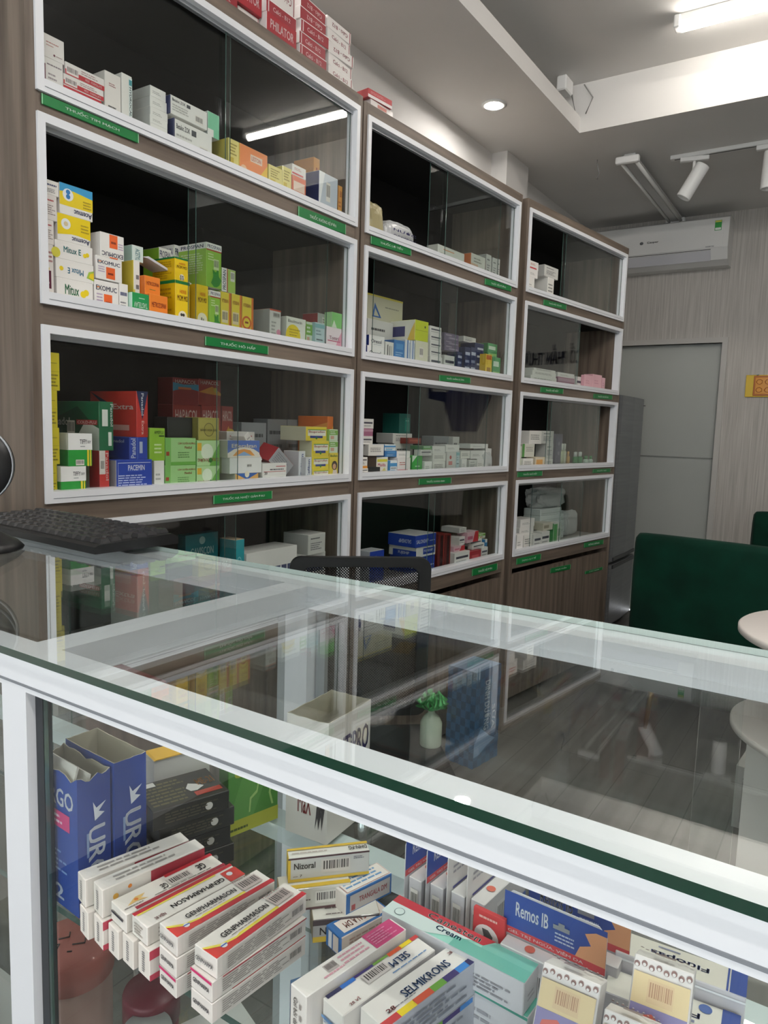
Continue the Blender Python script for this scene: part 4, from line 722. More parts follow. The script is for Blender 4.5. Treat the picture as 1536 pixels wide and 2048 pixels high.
for ci, (cx, cy, th, W) in enumerate(CB):
    t = empty('pharmacy_cabinet', (cx, cy, FLOOR), th, ['brown wood grain medicine cabinet with white framed glass, nearest and leftmost of three', 'brown wood grain medicine cabinet with white framed glass, middle of three', 'brown wood grain medicine cabinet with white framed glass, far end by the refrigerator'][ci], 'cabinet', 'glass fronted medicine cabinets along the wall')
    cabs.append(t); Z = lambda z: z - FLOOR; T = .018
    mb = MB()
    mb.box((-T, 0, 0), (.006, DEP, Z(TOPZ)), WOODV); mb.box((W-.006, 0, 0), (W+T, DEP, Z(TOPZ)), WOODV)
    mb.box((.006, 0, Z(2.1842)), (W-.006, DEP, Z(TOPZ)), WOODH, {'bottom': BLACKBACK})
    for i, (zb, zt) in enumerate(ROWS):
        lo = ROWS[i+1][1] if i < 3 else .603
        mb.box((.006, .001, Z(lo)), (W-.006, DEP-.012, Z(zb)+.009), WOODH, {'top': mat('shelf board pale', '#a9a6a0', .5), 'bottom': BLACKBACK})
    mb.box((.006, .06, 0), (W-.006, DEP-.012, .04), WOODH); mb.build('carcass', t)
    mb = MB(); mb.box((.006, DEP-.012, Z(FLOOR)), (W-.006, DEP, Z(2.1842)), BLACKBACK)
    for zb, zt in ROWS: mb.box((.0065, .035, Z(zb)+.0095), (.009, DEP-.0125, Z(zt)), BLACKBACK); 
    mb.build('back_panel', t)
    half = W/2
    for k in range(2):
        mb = MB(); mb.box((.008 + k*half, .002, .03), (half-.004 + k*half - (.002 if k else 0), .020, Z(.576)), WOODV); mb.build('cabinet_door', t)
    for ri, (zb, zt) in enumerate(ROWS):
        mb = MB(); f = .016; fb = .024; y0, y1 = -.006, .032
        Q = [((0, zb), (W, zb), (W-f, zb+fb), (f, zb+fb)), ((W, zb), (W, zt), (W-f, zt-f), (W-f, zb+fb)), ((W, zt), (0, zt), (f, zt-f), (W-f, zt-f)), ((0, zt), (0, zb), (f, zb+fb), (f, zt-f))]
        for q in Q: mb.prism([(a, Z(b)) for a, b in q], y0, y1, ALU, 'y')
        mb.box((f, -.0068, Z(zb)+.0095), (W-f, -.006, Z(zb)+.0105), mat('frame groove', '#84888e', .5))
        mb.box((f, .010, Z(zt-f)-.010), (W-f, .0115, Z(zt-f)), ALUS); mb.box((f, .019, Z(zt-f)-.010), (W-f, .0205, Z(zt-f)), ALUS)
        mb.build('window_frame', t)
        for (a, b, tr) in PANES[(ci, ri)]:
            yy = .023 if tr == 0 else .0135
            mb = MB(); mb.box((a, yy, Z(zb)+.020), (b, yy+.003, Z(zt)-.012), GLASS, {'left': GEDGE, 'right': GEDGE}); mb.build('glass_pane', t)
LBL = mat('green label plastic', '#157a3c', .35)
for c, s0, s1, z0, z1, ang, txt in SIGNS:
    mb = MB(); w_, h_ = s1-s0, z1-z0; a = math.radians(max(-2, min(2, ang)))
    mb.bbox((-w_/2, -.003, -h_/2), (w_/2, 0, h_/2), LBL, .0008)
    mb.box((-w_/2, -.0033, -h_/2), (-w_/2+.0015, -.003, h_/2), ink('#a8dcb4')); mb.box((w_/2-.0015, -.0033, -h_/2), (w_/2, -.003, h_/2), ink('#a8dcb4'))
    fr = .56 if len(txt) < 19 else .72; tw = w_*fr; tz = h_*.46
    mb.text(txt, lambda u, v: (-tw/2 + tw*u, -.0034, -tz*.42 + tz*v), ink('#f2f6f2'))
    o = mb.build('shelf_label', cabs[c]); yy = -.0002
    if .5 > z1 - .0 or txt in ('THỰC PHẨM',): yy = .0018
    o.location = ((s0+s1)/2, yy, (z0+z1)/2 - FLOOR); o.rotation_euler = (0, -a, 0)

def ordw(i, n): return ['leftmost', 'second from left', 'third from left', 'fourth from left', 'fifth from left', 'sixth from left', 'seventh from left', 'eighth from left'][i] if i < n-1 or n < 2 else 'rightmost'
used = {}
for c in CARTONS: used.setdefault((c[0], c[1], c[10]), []).append(c)
lab = {}
for k, ls in used.items():
    if len(ls) == 1: lab[id(ls[0])] = k[2]; continue
    cols = []
    for c in sorted(ls, key=lambda c: c[2]):
        for q in cols:
            m_ = min(q[0][2]+q[0][5], c[2]+c[5]) - max(q[0][2], c[2])
            if m_ > .4*min(c[5], q[0][5]): q.append(c); break
        else: cols.append([c])
    for i, q in enumerate(cols):
        q.sort(key=lambda c: -c[4])
        for j, c in enumerate(q):
            vt = '' if len(q) == 1 else (', topmost' if j == 0 else (', lowest' if j == len(q)-1 else ', ' + ['', 'second', 'third', 'fourth', 'fifth'][j] + ' down'))
            hz = '' if len(cols) == 1 else (', ' + ordw(i, len(cols)))
            lab[id(c)] = k[2] + hz + vt
for c in CARTONS:
    ci, ri, s, off, z, w_, d_, h_, yaw, des, desc = c
    cx, cy, th, W = CB[ci]
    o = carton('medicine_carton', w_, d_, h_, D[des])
    x = cx + s*math.cos(th) - off*math.sin(th); y = cy + s*math.sin(th) + off*math.cos(th)
    o.location = (x, y, z - .0005 + .0003); o.rotation_euler = (0, 0, th + math.radians(yaw))
    tag(o, lab[id(c)] + ', ' + RN[ri].replace(' shelf', ' shelf of ') + CN[ci], 'medicine box', 'medicine cartons on the %s of the %s' % (RN[ri], CN[ci]))
def cabpt(ci, s, off): cx, cy, th, W = CB[ci]; return cx + s*math.cos(th) - off*math.sin(th), cy + s*math.sin(th) + off*math.cos(th)
def place(o, ci, s, off, z, yaw=0.0): x, y = cabpt(ci, s, off); o.location = (x, y, z); o.rotation_euler = (0, 0, CB[ci][2] + yaw); return o

# ================================================================ COUNTER
t = empty('glass_counter', (.525, .5, FLOOR), 0, 'white aluminium framed glass display counter in the foreground', 'counter')
GX0, GX1, GY0, GY1, GZ = .321, .733, -1.205, 1.62, 1.03
def C3(x, y, z): return (x-.525, y-.5, z-FLOOR)
def cbox(mb, a, b, m, fm=None): mb.box(C3(*a), C3(*b), m, fm)
mb = MB(); cbox(mb, (GX0, GY0, GZ-.0065), (GX1, GY1, GZ), GLASSTOP, {'left': GREEN, 'right': mat('far glass edge painted bright', '#cfe0da', .1, coat=.5), 'front': GREEN, 'back': GREEN}); mb.build('glass_top', t)  # bright line of light along the far edge is painted into its colour
BARS = [(-1.200, -1.164), (.558, .594), (1.575, 1.611)]
mb = MB(); cbox(mb, (.326, GY0+.004, .994), (.357, GY1-.004, GZ-.0068), ALU); cbox(mb, (.3252, GY0+.004, .9985), (.326, GY1-.004, 1.0005), mat('frame groove', '#84888e', .5)); mb.build('front_rail', t)
mb = MB(); cbox(mb, (.689, GY0+.004, .996), (.7325, GY1-.004, GZ-.0068), ALU); cbox(mb, (.686, GY0+.05, .996), (.689, GY1-.05, 1.0045), ALU); mb.build('rear_rail', t)
for a, b in BARS:
    mb = MB(); cbox(mb, (.357, a, .996), (.689, b, GZ-.0068), ALU); mb.build('cross_bar', t)
    mb = MB(); cbox(mb, (.326, a+.003, FLOOR+.02), (.3424, b+.003, .994), ALU); mb.build('front_post', t)
    mb = MB(); cbox(mb, (.690, a, FLOOR+.02), (.728, b, .996), ALU); mb.build('rear_post', t)
DK = mat('dark rubber seal', '#33363a', .6)
for (a, b), (c_, d_) in zip(BARS[:-1], BARS[1:]):
    mb = MB(); cbox(mb, (.3345, b+.010, .115), (.3385, c_-.008, .994), GLASS, {'front': GEDGE, 'back': GEDGE}); mb.build('front_glass', t)
    mb = MB(); cbox(mb, (.3342, c_-.0075, .115), (.3425, c_+.003, .994), DK); mb.build('corner_seal', t)
    mid = .085 if b < 0 else 1.10
    mb = MB(); cbox(mb, (.694, b+.002, .12), (.6965, mid+.017, .992), GLASS, {'front': GEDGE, 'back': GEDGE}); cbox(mb, (.692, b+.002, .12), (.699, b+.014, .992), ALUS)
    mb.build('sliding_door', t)
    mb = MB(); cbox(mb, (.708, mid-.017, .12), (.7105, c_-.002, .992), GLASS, {'front': GEDGE, 'back': GEDGE})
    cbox(mb, (.706, c_-.016, .12), (.713, c_-.002, .992), ALUS); mb.build('sliding_door', t)
    mb = MB(); cbox(mb, (.343, b+.006, .7935), (.640, c_-.006, .7995), GLASSTOP, {'left': GEDGE, 'right': GEDGE}); mb.build('glass_shelf', t)
    mb = MB(); cbox(mb, (.560, b+.004, .775), (.588, c_-.004, .7932), mat('pale shelf bar', '#d3dcdc', .5)); mb.build('shelf_bar', t)
    mb = MB(); cbox(mb, (.343, b+.006, .594), (.66, c_-.006, .5995), GLASSTOP, {'left': GEDGE, 'right': GEDGE}); mb.build('glass_shelf', t)
mb = MB(); cbox(mb, (.330, GY0+.01, FLOOR), (.726, GY1-.01, .11), mat('white laminate', '#d6d6d3', .5)); mb.build('base_panel', t)
mb = MB(); cbox(mb, (.326, GY0+.01, .11), (.35, GY1-.01, .135), ALU); mb.build('bottom_rail', t)

# -- cartons in the counter --------------------------
SH = .7997
GT = [('p','t',[(0,.0),(.2,0),(.36,.1),(.92,.1),(.92,0)],RED), ('p','t',[(0,0),(.16,.0),(.1,.12),(0,.62)],'#d23a34'), ('p','t',[(0,.62),(.03,.6),(.12,.18),(.22,.2),(.3,.32),(.72,.32),(.72,.26),(.32,.24),(.2,.1),(.1,.1)],YE), ('b','t',.24,.0,1,.2,RED), ('p','t',[(0,0),(.24,0),(.24,.2),(.1,.3),(0,.55)],'#d23a34'),
 ('p','t',[(.24,.2),(.72,.2),(.72,.27),(.26,.27),(.12,.38),(.02,.62),(0,.66),(0,.58),(.1,.3)],'#f0e05a'), ('d','t',.13,.25,.1,'#e9edf2'), ('b','t',.1,.24,.16,.29,'#4a68b8'), ('t','t','GENPHARMASON',.18,.48,.68,.70,'#38373a'), ('l','t',.24,.36,.55,.42,1,'#7a6a6a'), ('c','t',.72,.3,.93,.82,'#d6c6c2'), ('t','t','Tadyal Pku',.7,.86,.9,.94,'#c0565c')]
GS = [('l','f',.1,.2,.9,.85,6,'#9a928e'), ('c','f',.8,.25,.95,.75,'#d9cfca'), ('t','s','GENPHARMA',.12,.4,.88,.62,'#3a3b44')]
DG = {
 'genflat': ('#e3dbd5', '#ebe5de', '#f2ece6', GT + GS),
 'genplain': ('#e3dbd5', '#ebe5de', '#efe9e3', GS + [('b','t',.2,0,1,.12,RED)]),
 'genpink': ('#e3dbd5', '#ebe5de', '#efe9e3', GS + [('b','s',0,.86,1,1,'#d43c74'), ('b','f',.1,.93,1,1,'#b03040')]),
 'geninv': ('#d9d2ca', '#efeae2', '#f2ece6', [('b','t',0,.82,1,1,RED), ('b','t',.02,.74,.8,.82,'#f0e05a'), ('t','t','GENPHARMASON',.28,.22,.82,.46,'#38373a',180), ('b','t',.84,.0,1,.7,'#d23a34'), ('d','t',.9,.45,.12,'#e9edf2'), ('t','t','28 VIÊN',.1,.1,.2,.3,'#c0565c'), ('l','s',.2,.2,.8,.8,4,'#b5aca4'), L('f',.1,.2,.9,.8,3,'#a89f98')]),
 'genge': ('#d9d2ca', '#efeae2', '#f2ece4', [('b','t',.1,.0,1,.16,'#a8283c'), ('b','t',.5,.84,1,1,RED), ('p','t',[(.12,.5),(.17,.62),(.26,.6),(.2,.45),(.25,.3),(.15,.38),(.06,.34)],'#f0c87a'), ('d','t',.16,.48,.07,'#e8862c'), ('c','t',.48,.3,.7,.7,'#dcd2cc'), ('t','t','GE',.4,.3,.46,.6,'#38373a',180), ('t','t','GE',.78,.35,.86,.7,'#38373a',180), ('l','t',.3,.18,.9,.26,1,'#8a8078'), ('l','t',.02,.18,.2,.28,1,'#8a8078'), ('b','s',.08,.5,.85,.62,'#3a3b44')]),
 'genup': ('#e6dfd8', '#ece6dd', '#efeae4', [('b','f',.45,.0,1,.95,'#a8283c'), ('d','f',.12,.6,.1,'#e8b04c'), ('d','f',.25,.75,.07,'#e8862c'), ('b','f',.5,.05,.8,.45,'#d9ccc4'), ('l','f',.85,.3,.98,.7,2,'#e0c4c8'), ('l','t',.15,.2,.9,.8,2,'#a8a29c'), ('l','s',.38,.15,.62,.85,9,'#64646c')]),
 'genup2': ('#e6dfd8', '#ece6dd', '#efeae4', [('b','f',.0,.7,.25,1,'#c4485c'), ('b','f',0,0,.25,.2,'#c4485c'), ('l','s',.38,.15,.62,.85,9,'#64646c'), ('l','t',.15,.2,.9,.8,2,'#a8a29c')]),
 'genup3': ('#e0d9d1', '#ece6dd', '#efeae4', [('l','s',.38,.15,.62,.85,9,'#64646c'), ('l','t',.15,.2,.9,.8,2,'#a8a29c'), ('l','f',.1,.2,.9,.8,2,'#b0a8a0')]),
 'nizor': ('#c9c8c4', '#d9ba3c', '#e6e4dc', [('b','f',0,0,1,.12,'#d9b63a'), ('b','f',0,0,.03,1,'#d9b63a'), ('b','f',0,.93,1,1,'#4c2f36'), ('t','f','Nizoral',.07,.52,.33,.78,'#38322f'), ('c','f',.40,.28,.76,.84,'#d2ccc6'), ('t','f','7',.14,.2,.17,.3,'#5a4a4a'), ('l','f',.06,.2,.12,.27,1,'#8a7a7a'), ('l','f',.8,.72,.97,.86,2,'#6a6a78'), ('b','t',0,.75,1,1,'#d9b63a'), ('t','t','DHN-FG',.75,.2,.98,.6,'#4c4a4c',180), ('l','t',.05,.3,.5,.5,1,'#b8a8a0')]),
 'nizor2': ('#d9d6cc', '#b8a98c', '#e6e4dc', [('b','f',0,0,1,.1,'#6c4c50'), ('c','f',.5,.25,.8,.8), ('l','f',.1,.4,.45,.52,1,'#6a5a5a'), ('b','t',0,0,1,.25,'#d9b63a')]),
 'nizor3': ('#4c3f44', '#b8a98c', '#e6e4dc', [('b','f',0,0,1,.25,'#d9b63a'), ('b','f',0,.25,1,.75,'#a9a6a4'), ('t','f','NIZORAL',.1,.32,.75,.66,'#38322f'), ('l','t',.2,.5,.7,.7,1,'#7a6a6a'), ('l','t',.2,.2,.6,.3,1,'#7a6a6a')]),
 'trang': ('#2f6db0', '#e6ddd4', '#efeae4', [('b','f',.09,.12,.95,.88,'#bdb6b4'), ('t','f','TRANGALA DM',.28,.4,.88,.66,'#a8444c'), ('b','f',.12,.16,.2,.42,'#a84448'), ('b','t',.05,.06,.97,.94,'#c48a84'), ('b','t',.06,.08,.96,.92,'#efeae4'), ('l','t',.1,.2,.9,.85,3,'#6c9ccc')]),
 'trang2': ('#d9c8bc', '#2f6db0', '#2f6db0', [('b','t',.1,.15,.96,.85,'#eee2da'), ('t','t','TRANGALA DM',.2,.3,.85,.65,'#c05a4c',180), ('b','s',.2,.1,.42,.9,'#dfe4ea'), ('b','s',.5,.1,.85,.9,'#d9ccc4'), ('b','f',0,0,1,.12,'#b8a498'), ('l','f',.15,.3,.9,.8,3,'#a88478')]),
 'canesten': ('#c9c9cc', '#cfcfd4', '#9fdccc', [('p','t',[(.62,.33),(1,.28),(1,1),(.62,1)],'#c43844'), ('p','t',[(0,.68),(.3,.55),(.62,.40),(.62,1),(0,1)],'#d9e9e6'), ('p','t',[(.5,0),(1,0),(1,.26),(.62,.33),(.5,.33)],'#7cc4b4'), ('b','t',0,0,.5,.5,'#6fbcab'), ('t','t','Canesten',.66,.36,.92,.74,'#f2eef0',270), ('t','t','Cream',.34,.46,.56,.64,'#2c6c9c',270), ('d','t',.3,.9,.035,'#7a8a90'), ('d','t',.3,.9,.03,'#d9e9e6'), ('l','s',.55,.15,.95,.6,4,'#8f8f96'), ('l','f',.2,.3,.8,.6,2,'#9c9ca2')]),
 'canesten2': ('#c9c9cc', '#cfcfd4', '#5fae9c', [('b','s',0,.92,1,1,'#4a9c8a'), ('l','s',.5,.2,.9,.6,2,'#9f9fa6')]),
 'selm': ('#b9bcc8', '#e9e4de', '#f0ece8', [('b','t',.0,.0,.16,.22,'#c8383c'), ('b','t',.16,.0,.32,.22,'#f0d51c'), ('b','t',.32,.0,.5,.22,'#d9502c'), ('b','t',.5,.0,.64,.22,'#6fae3a'), ('b','t',.64,.0,.78,.22,'#3c2c78'), ('b','t',.78,.0,.9,.22,'#2c80d0'), ('b','t',.9,.0,1,.22,'#2c2466'), ('t','t','SELMIKRONS',.3,.38,.8,.66,'#4a84cc'), ('l','t',.1,.3,.4,.36,1,'#7c7c84'), ('t','t','28 VỈ',.86,.68,.96,.82,'#d96c70'), ('t','t','28',.1,.28,.18,.42,'#d96c70'), ('l','f',.1,.15,.9,.85,5,'#7c8090')]),
 'selmb': ('#b9bcc8', '#e9e4de', '#f0ece8', [('b','f',.3,.84,.6,1,'#6fae3a'), ('b','f',.6,.84,.8,1,'#3c2c78'), ('b','f',.8,.84,.95,1,'#2c80d0'), ('l','f',.1,.15,.9,.7,4,'#8a8e9c')]),
 'selminv': ('#dcd6d2', '#e9e4de', '#f0ece8', [('b','t',.02,.84,.16,1,'#2c2c58'), ('b','t',.16,.84,.3,1,'#2c70c8'), ('b','t',.3,.9,.5,1,'#3c2c78'), ('b','t',.5,.9,.66,1,'#7cae4a'), ('b','t',.66,.84,.8,1,'#e0582c'), ('b','t',.8,.84,.92,1,'#f0d51c'), ('b','t',.92,.84,1,1,'#c8383c'), ('c','t',.34,.4,.58,.84,'#dcd4d2'), ('t','t','SELM',.6,.36,.8,.66,'#4a84cc',180), ('t','t','28 VỈ',.1,.1,.2,.25,'#d96c70'), ('l','t',.55,.15,.95,.24,1,'#5c8cc4'), ('b','s',.0,.5,1,.58,'#7ca8d8'), ('t','s','SELMIKRONS',.1,.42,.8,.6,'#6c9cd0',90)]),
 'selmpink': ('#e3dcd8', '#eee8e2', '#f2eeea', [('b','t',.68,.0,.98,1,'#c83c78'), ('l','t',.4,.2,.66,.85,3,'#e0a4b4'), ('c','t',.26,.35,.36,.8,'#b8aeac'), ('l','t',.2,.15,.4,.35,1,'#e0a4b4'), ('l','t',.7,.15,.94,.85,5,'#e08aac'), ('t','s','Gel bôi da',.25,.2,.5,.8,'#8a8480',270), ('l','s',.6,.3,.8,.8,2,'#9c9490')]),
 'fluopas': ('#c4c2c4', '#cfcdd2', '#dcd9cc', [('b','t',0,0,1,.12,'#2f4a94'), ('b','t',.0,.13,1,.145,'#2f4a94'), ('t','t','Fluopas',.42,.28,.66,.74,'#2f4a94',90), ('l','t',.78,.4,.84,.8,1,'#7a80a0'), ('b','s',0,.8,1,.86,'#eef0f4')]),
 'fluopas2': ('#c4c2c4', '#b9b7bc', '#dfddd2', [('b','t',0,0,1,.13,'#2f4a94'), ('t','t','Fluopas',.30,.28,.56,.72,'#2f4a94',90), ('d','t',.75,.25,.05,'#4a66a4'), ('l','t',.1,.2,.2,.6,1,'#7a80a0'), ('b','s',.7,.2,.85,.6,'#9a9898')]),
 'white': ('#dedcd6', '#e4e2dc', '#e9e7e2', [('l','s',.2,.5,.7,.64,1,'#5c78b0'), ('l','f',.2,.3,.8,.6,2,'#9a9a9e')]),
 'peach': ('#e0dcda', '#ece6e4', '#efece6', [*[('d','s',.06+.125*k,.955 + .012*(k%2),.016,'#94716c') for k in range(8)], *[('d','s',.06+.125*k,.950 + .012*(k%2),.009,'#ece6e4') for k in range(8)], ('b','s',.03,.76,.97,.92,'#e6cfa0'), ('c','s',.28,.78,.72,.90,'#e0c49a','#b88c6c'), ('b','s',.03,.12,.97,.76,'#8c84b4'), ('p','s',[(.1,.46),(.06,.58),(.15,.70),(.4,.73),(.75,.64),(.9,.48),(.5,.4)],'#d8685c'), ('p','s',[(.5,.22),(.95,.22),(.95,.66),(.75,.54)],'#eccfd6'), *[('d','t',.62 + .14*(k%2),.06+.097*k,.035,'#6c4a48') for k in range(10)], *[('d','t',.62 + .14*(k%2),.06+.097*k,.018,'#efece6') for k in range(10)], ('l','t',.1,.1,.4,.9,1,'#8c7c78')]),
 'urgo': ('#1f3f92', '#1c479e', '#c9c4b4', [('t','s','URGO',.25,.74,.92,.87,'#e6eaf2'), ('b','s',.0,.58,.84,.7,'#d43c80'), ('l','s',.3,.6,.8,.68,2,'#f0d0e0'), ('d','s',.3,.5,.06,'#3c6c4a'), ('d','s',.2,.46,.05,'#7c3a34'), ('l','s',.1,.25,.8,.42,5,'#7c9cd0'), ('t','s','102',.15,.05,.7,.16,'#c9d4e8'), ('t','f','URGO',.30,.08,.82,.62,'#d9deea',270), ('p','f',[(.5,.66),(.8,.7),(.62,.72),(.85,.78),(.55,.75),(.45,.8),(.48,.72)],'#d9deea'), ('l','f',.25,.3,.32,.7,1,'#8ca4cc')]),
 'blackpack': ('#262624', '#2b2a27', '#2e2d2a', [('l','t',.05,.1,.6,.9,7,'#6a6540'), ('p','t',[(.55,.45),(.62,.6),(.72,.5),(.78,.4),(.66,.3),(.58,.32)],'#c8c8c4'), ('t','t','ME-21',.72,.45,.95,.68,'#d99a5c'), ('b','t',.6,.12,.95,.26,'#a43c30'), ('b','t',.0,.8,.25,.95,'#cfcfca'), ('d','f',.72,.5,.2,'#b8b6b0'), ('l','f',.15,.2,.9,.8,4,'#4a4738'), ('d','s',.7,.7,.18,'#7a2c24')]),
 'greenpack': ('#4f8f3c', '#3f7c30', '#62a04c', [('b','f',0,0,1,.16,'#b4b83c'), ('p','f',[(0,.16),(.5,.16),(1,.9),(1,1),(.5,1)],'#5f9c48'), ('t','f','gila',.12,.62,.62,.86,'#c0cc4c'), ('p','f',[(.4,.2),(.42,.36),(.55,.42),(.6,.58),(.72,.46),(.88,.54),(.84,.34),(.9,.2),(.86,.2),(.8,.34),(.83,.48),(.72,.42),(.61,.52),(.57,.39),(.45,.34),(.43,.2)],'#a8cc7c'), ('l','f',.03,.03,.4,.09,1,'#4a5a24')]),
 'multipro': ('#cfcbc4', '#dedbd4', '#b8b4a8', [('t','s','Multi',.05,.42,.55,.6,'#3c3a42'), ('t','s','PRO',.56,.42,.82,.54,'#a8584c'), ('t','s','MaX',.3,.2,.62,.4,'#8c3434'), ('p','s',[(.72,.1),(.76,.3),(.72,.4),(.78,.36),(.84,.42),(.82,.28),(.9,.4),(.95,.3),(.88,.1),(.86,.22),(.8,.1),(.78,.2)],'#3c3a3c'), ('t','f','MulTiPRO',.05,.6,.95,.82,'#3c3a6a'), ('d','f',.5,.4,.08,'#e0c83c')]),
 'maroonbox': ('#6d2a2c', '#74302f', '#7c3834', [('t','s','ĐẠI TIỆT CHÍC',.1,.4,.9,.66,'#c9a8a4',180)]),
 'bluebox': ('#3a6cb0', '#2c5c9c', '#4f84bc', [('l','f',.1,.3,.9,.7,3,'#9cbcdc')]),
 'tealbox': ('#b8c4c8', '#4aa8cc', '#b4bcbc', [('b','t',0,0,1,.12,'#4aa8cc'), ('b','t',.3,.3,.8,.7,'#b45c74'), ('l','t',.34,.35,.76,.65,2,'#e6ccd4')]),
 'pinkdots': ('#c83c5c', '#b83450', '#c83c5c', [('d','t',.2,.3,.08,'#f0dce0'), ('d','t',.5,.7,.08,'#f0dce0'), ('d','t',.8,.3,.08,'#f0dce0'), ('d','t',.45,.2,.06,'#f0dce0'), ('d','t',.75,.8,.06,'#f0dce0')]),
 'greycode': ('#8f9290', '#a4a8a6', '#b4b6b2', [('c','s',.1,.2,.9,.8,'#c4c4be')]),
}
NG = 'cream and red cream boxes stacked behind the front glass'
def ccarton(x, y, z, yaw, w_, d_, h_, des, label, group=None):
    o = carton('medicine_carton', w_, d_, h_, DG[des], .0006); o.location = (x, y, z+.0003); o.rotation_euler = (0, 0, math.radians(yaw)); return tag(o, label, 'medicine box', group)
LG, WG, HG = .092, .0243, .0157; UP = .0163
ccarton(.330, .346, SH, -6, LG, WG, HG, 'genplain', 'cream ointment box, lowest of the nearest right hand stack of three', NG)
ccarton(.330, .346, SH+.0163, -6, LG, WG, HG, 'genpink', 'cream ointment box with pink end edge, middle of the nearest stack', NG)
ccarton(.3335, .345, SH+.0326, -3.4, LG, WG, HG, 'genflat', 'cream and red ointment box, top of the nearest stack, barcode at far end', NG)
ccarton(.331, .384, SH, -8.5, LG, .0225, HG, 'genpink', 'cream ointment box, lowest of the second stack from the right', NG)
ccarton(.331, .384, SH+.0163, -8.2, LG, .0225, HG, 'genplain', 'cream ointment box, middle of the second stack from the right', NG)
ccarton(.332, .384, SH+.0326, -8, LG, .0235, HG, 'genflat', 'cream and red ointment box, top of the second stack from the right', NG)
ccarton(.331, .4135, SH, -8.4, LG, UP, .0243, 'genup2', 'upright cream ointment box with pink edge strips, fifth from the left end', NG)
ccarton(.333, .4185, SH+.025, -8.4, LG, .022, HG, 'geninv', 'ointment box with upside down red bordered lettering, third stack from right', NG)
ccarton(.331, .4325, SH, -9, LG, UP, .0243, 'genup3', 'upright cream ointment box under the barcode topped one, right of pair', NG)
ccarton(.331, .4505, SH, -10, LG, UP, .0243, 'genup3', 'upright cream ointment box under the barcode topped one, left of pair', NG)
ccarton(.333, .443, SH+.025, -9.5, LG, .0243, HG, 'genge', 'flat ointment box with central barcode and orange flower near its end', NG)
ccarton(.331, .4695, SH, -11.5, LG, UP, .0243, 'genup2', 'upright cream ointment box with pink edge, lower row, second from left', NG)
ccarton(.333, .4725, SH+.025, -12, LG, UP, .0243, 'genup', 'upright ointment box with maroon side and gold flowers, upper row', NG)
ccarton(.331, .489, SH, -13, LG, UP, .0243, 'genup3', 'upright cream ointment box, lower row, leftmost', NG)
ccarton(.333, .4945, SH+.025, -13.9, LG, UP, .0243, 'genup', 'upright ointment box with maroon side, upper row, leftmost', NG)
ccarton(.435, .340, SH, -45, .056, .0225, .0195, 'nizor3', 'lowest brown yellow and white box of the crossed antifungal cream pile')
ccarton(.425, .368, SH+.0200, -43, .060, .020, .0195, 'nizor2', 'cream box with barcode in the middle of the crossed pile')
ccarton(.437, .369, SH+.0400, -43.3, .0693, .013, .0215, 'nizor', 'grey and yellow box lying on edge on top of the crossed pile')
ccarton(.434, .3105, SH, -16.1, .0535, .0205, .0175, 'trang2', 'blue carton with upside down red lettering, under the white topped one')
ccarton(.4555, .3225, SH+.018, -16.7, .0505, .0205, .019, 'trang', 'white and blue carton with red lettering on its blue framed side')
ccarton(.433, .154, SH, -4, .0235, .117, .0285, 'canesten2', 'pale carton with thin green edge beneath the red and teal one')
ccarton(.4315, .157, SH+.029, -3, .0235, .119, .0245, 'canesten', 'long red white and teal skin cream carton across the shelf')
ccarton(.350, .215, SH, -13.5, .090, .0235, .0245, 'selmb', 'lower carton with coloured squares, under the multicoloured one')
ccarton(.350, .215, SH+.025, -13.5, .090, .0235, .0250, 'selm', 'white carton edged with rainbow squares and blue lettering')
ccarton(.343, .2425, SH, -12.5, .090, .020, .0245, 'selmb', 'white carton hidden under the upside down rainbow squared one')
ccarton(.343, .2425, SH+.025, -12.5, .088, .020, .0250, 'selminv', 'white carton with barcode and upside down blue lettering, squares on left edge')
ccarton(.335, .266, SH, -11.5, .090, .0163, .0245, 'white', 'white carton at the foot of the magenta topped one')
ccarton(.335, .266, SH+.025, -11.5, .094, .0163, .0320, 'selmpink', 'white carton with magenta panel at the far end of its top')
ccarton(.497, .031, SH+.0355, 4, .0250, .083, .0240, 'fluopas', 'cream carton with blue lettering and blue end, farther of two')
ccarton(.497, .031, SH, 4, .0250, .083, .0350, 'white', 'white carton supporting the farther blue lettered cream carton')
ccarton(.468, .030, SH, 4, .0250, .083, .0230, 'white', 'white carton supporting the nearer blue lettered cream carton')
ccarton(.469, .031, SH+.0235, 4, .0250, .083, .0245, 'fluopas2', 'cream carton with blue lettering and small oval emblem, nearer of two')
ccarton(.444, .054, SH, 6, .018, .048, .036, 'white', 'blank white carton between the skin picture card and the peach pack')
pk1 = ccarton(.392, .052, SH+.0095, 4, .020, .034, .1050, 'peach', 'peach and red pictured pack leaning back, right hand one')
pk2 = ccarton(.361, .064, SH+.0085, 3, .018, .030, .0900, 'peach', 'peach and red pictured pack, lower one between two others')
pk3 = ccarton(.362, .099, SH+.0095, 2, .020, .035, .0980, 'peach', 'peach and red pictured pack leaning back, left hand one')
for q in (pk1, pk2, pk3): q.rotation_euler[1] = math.radians(26)
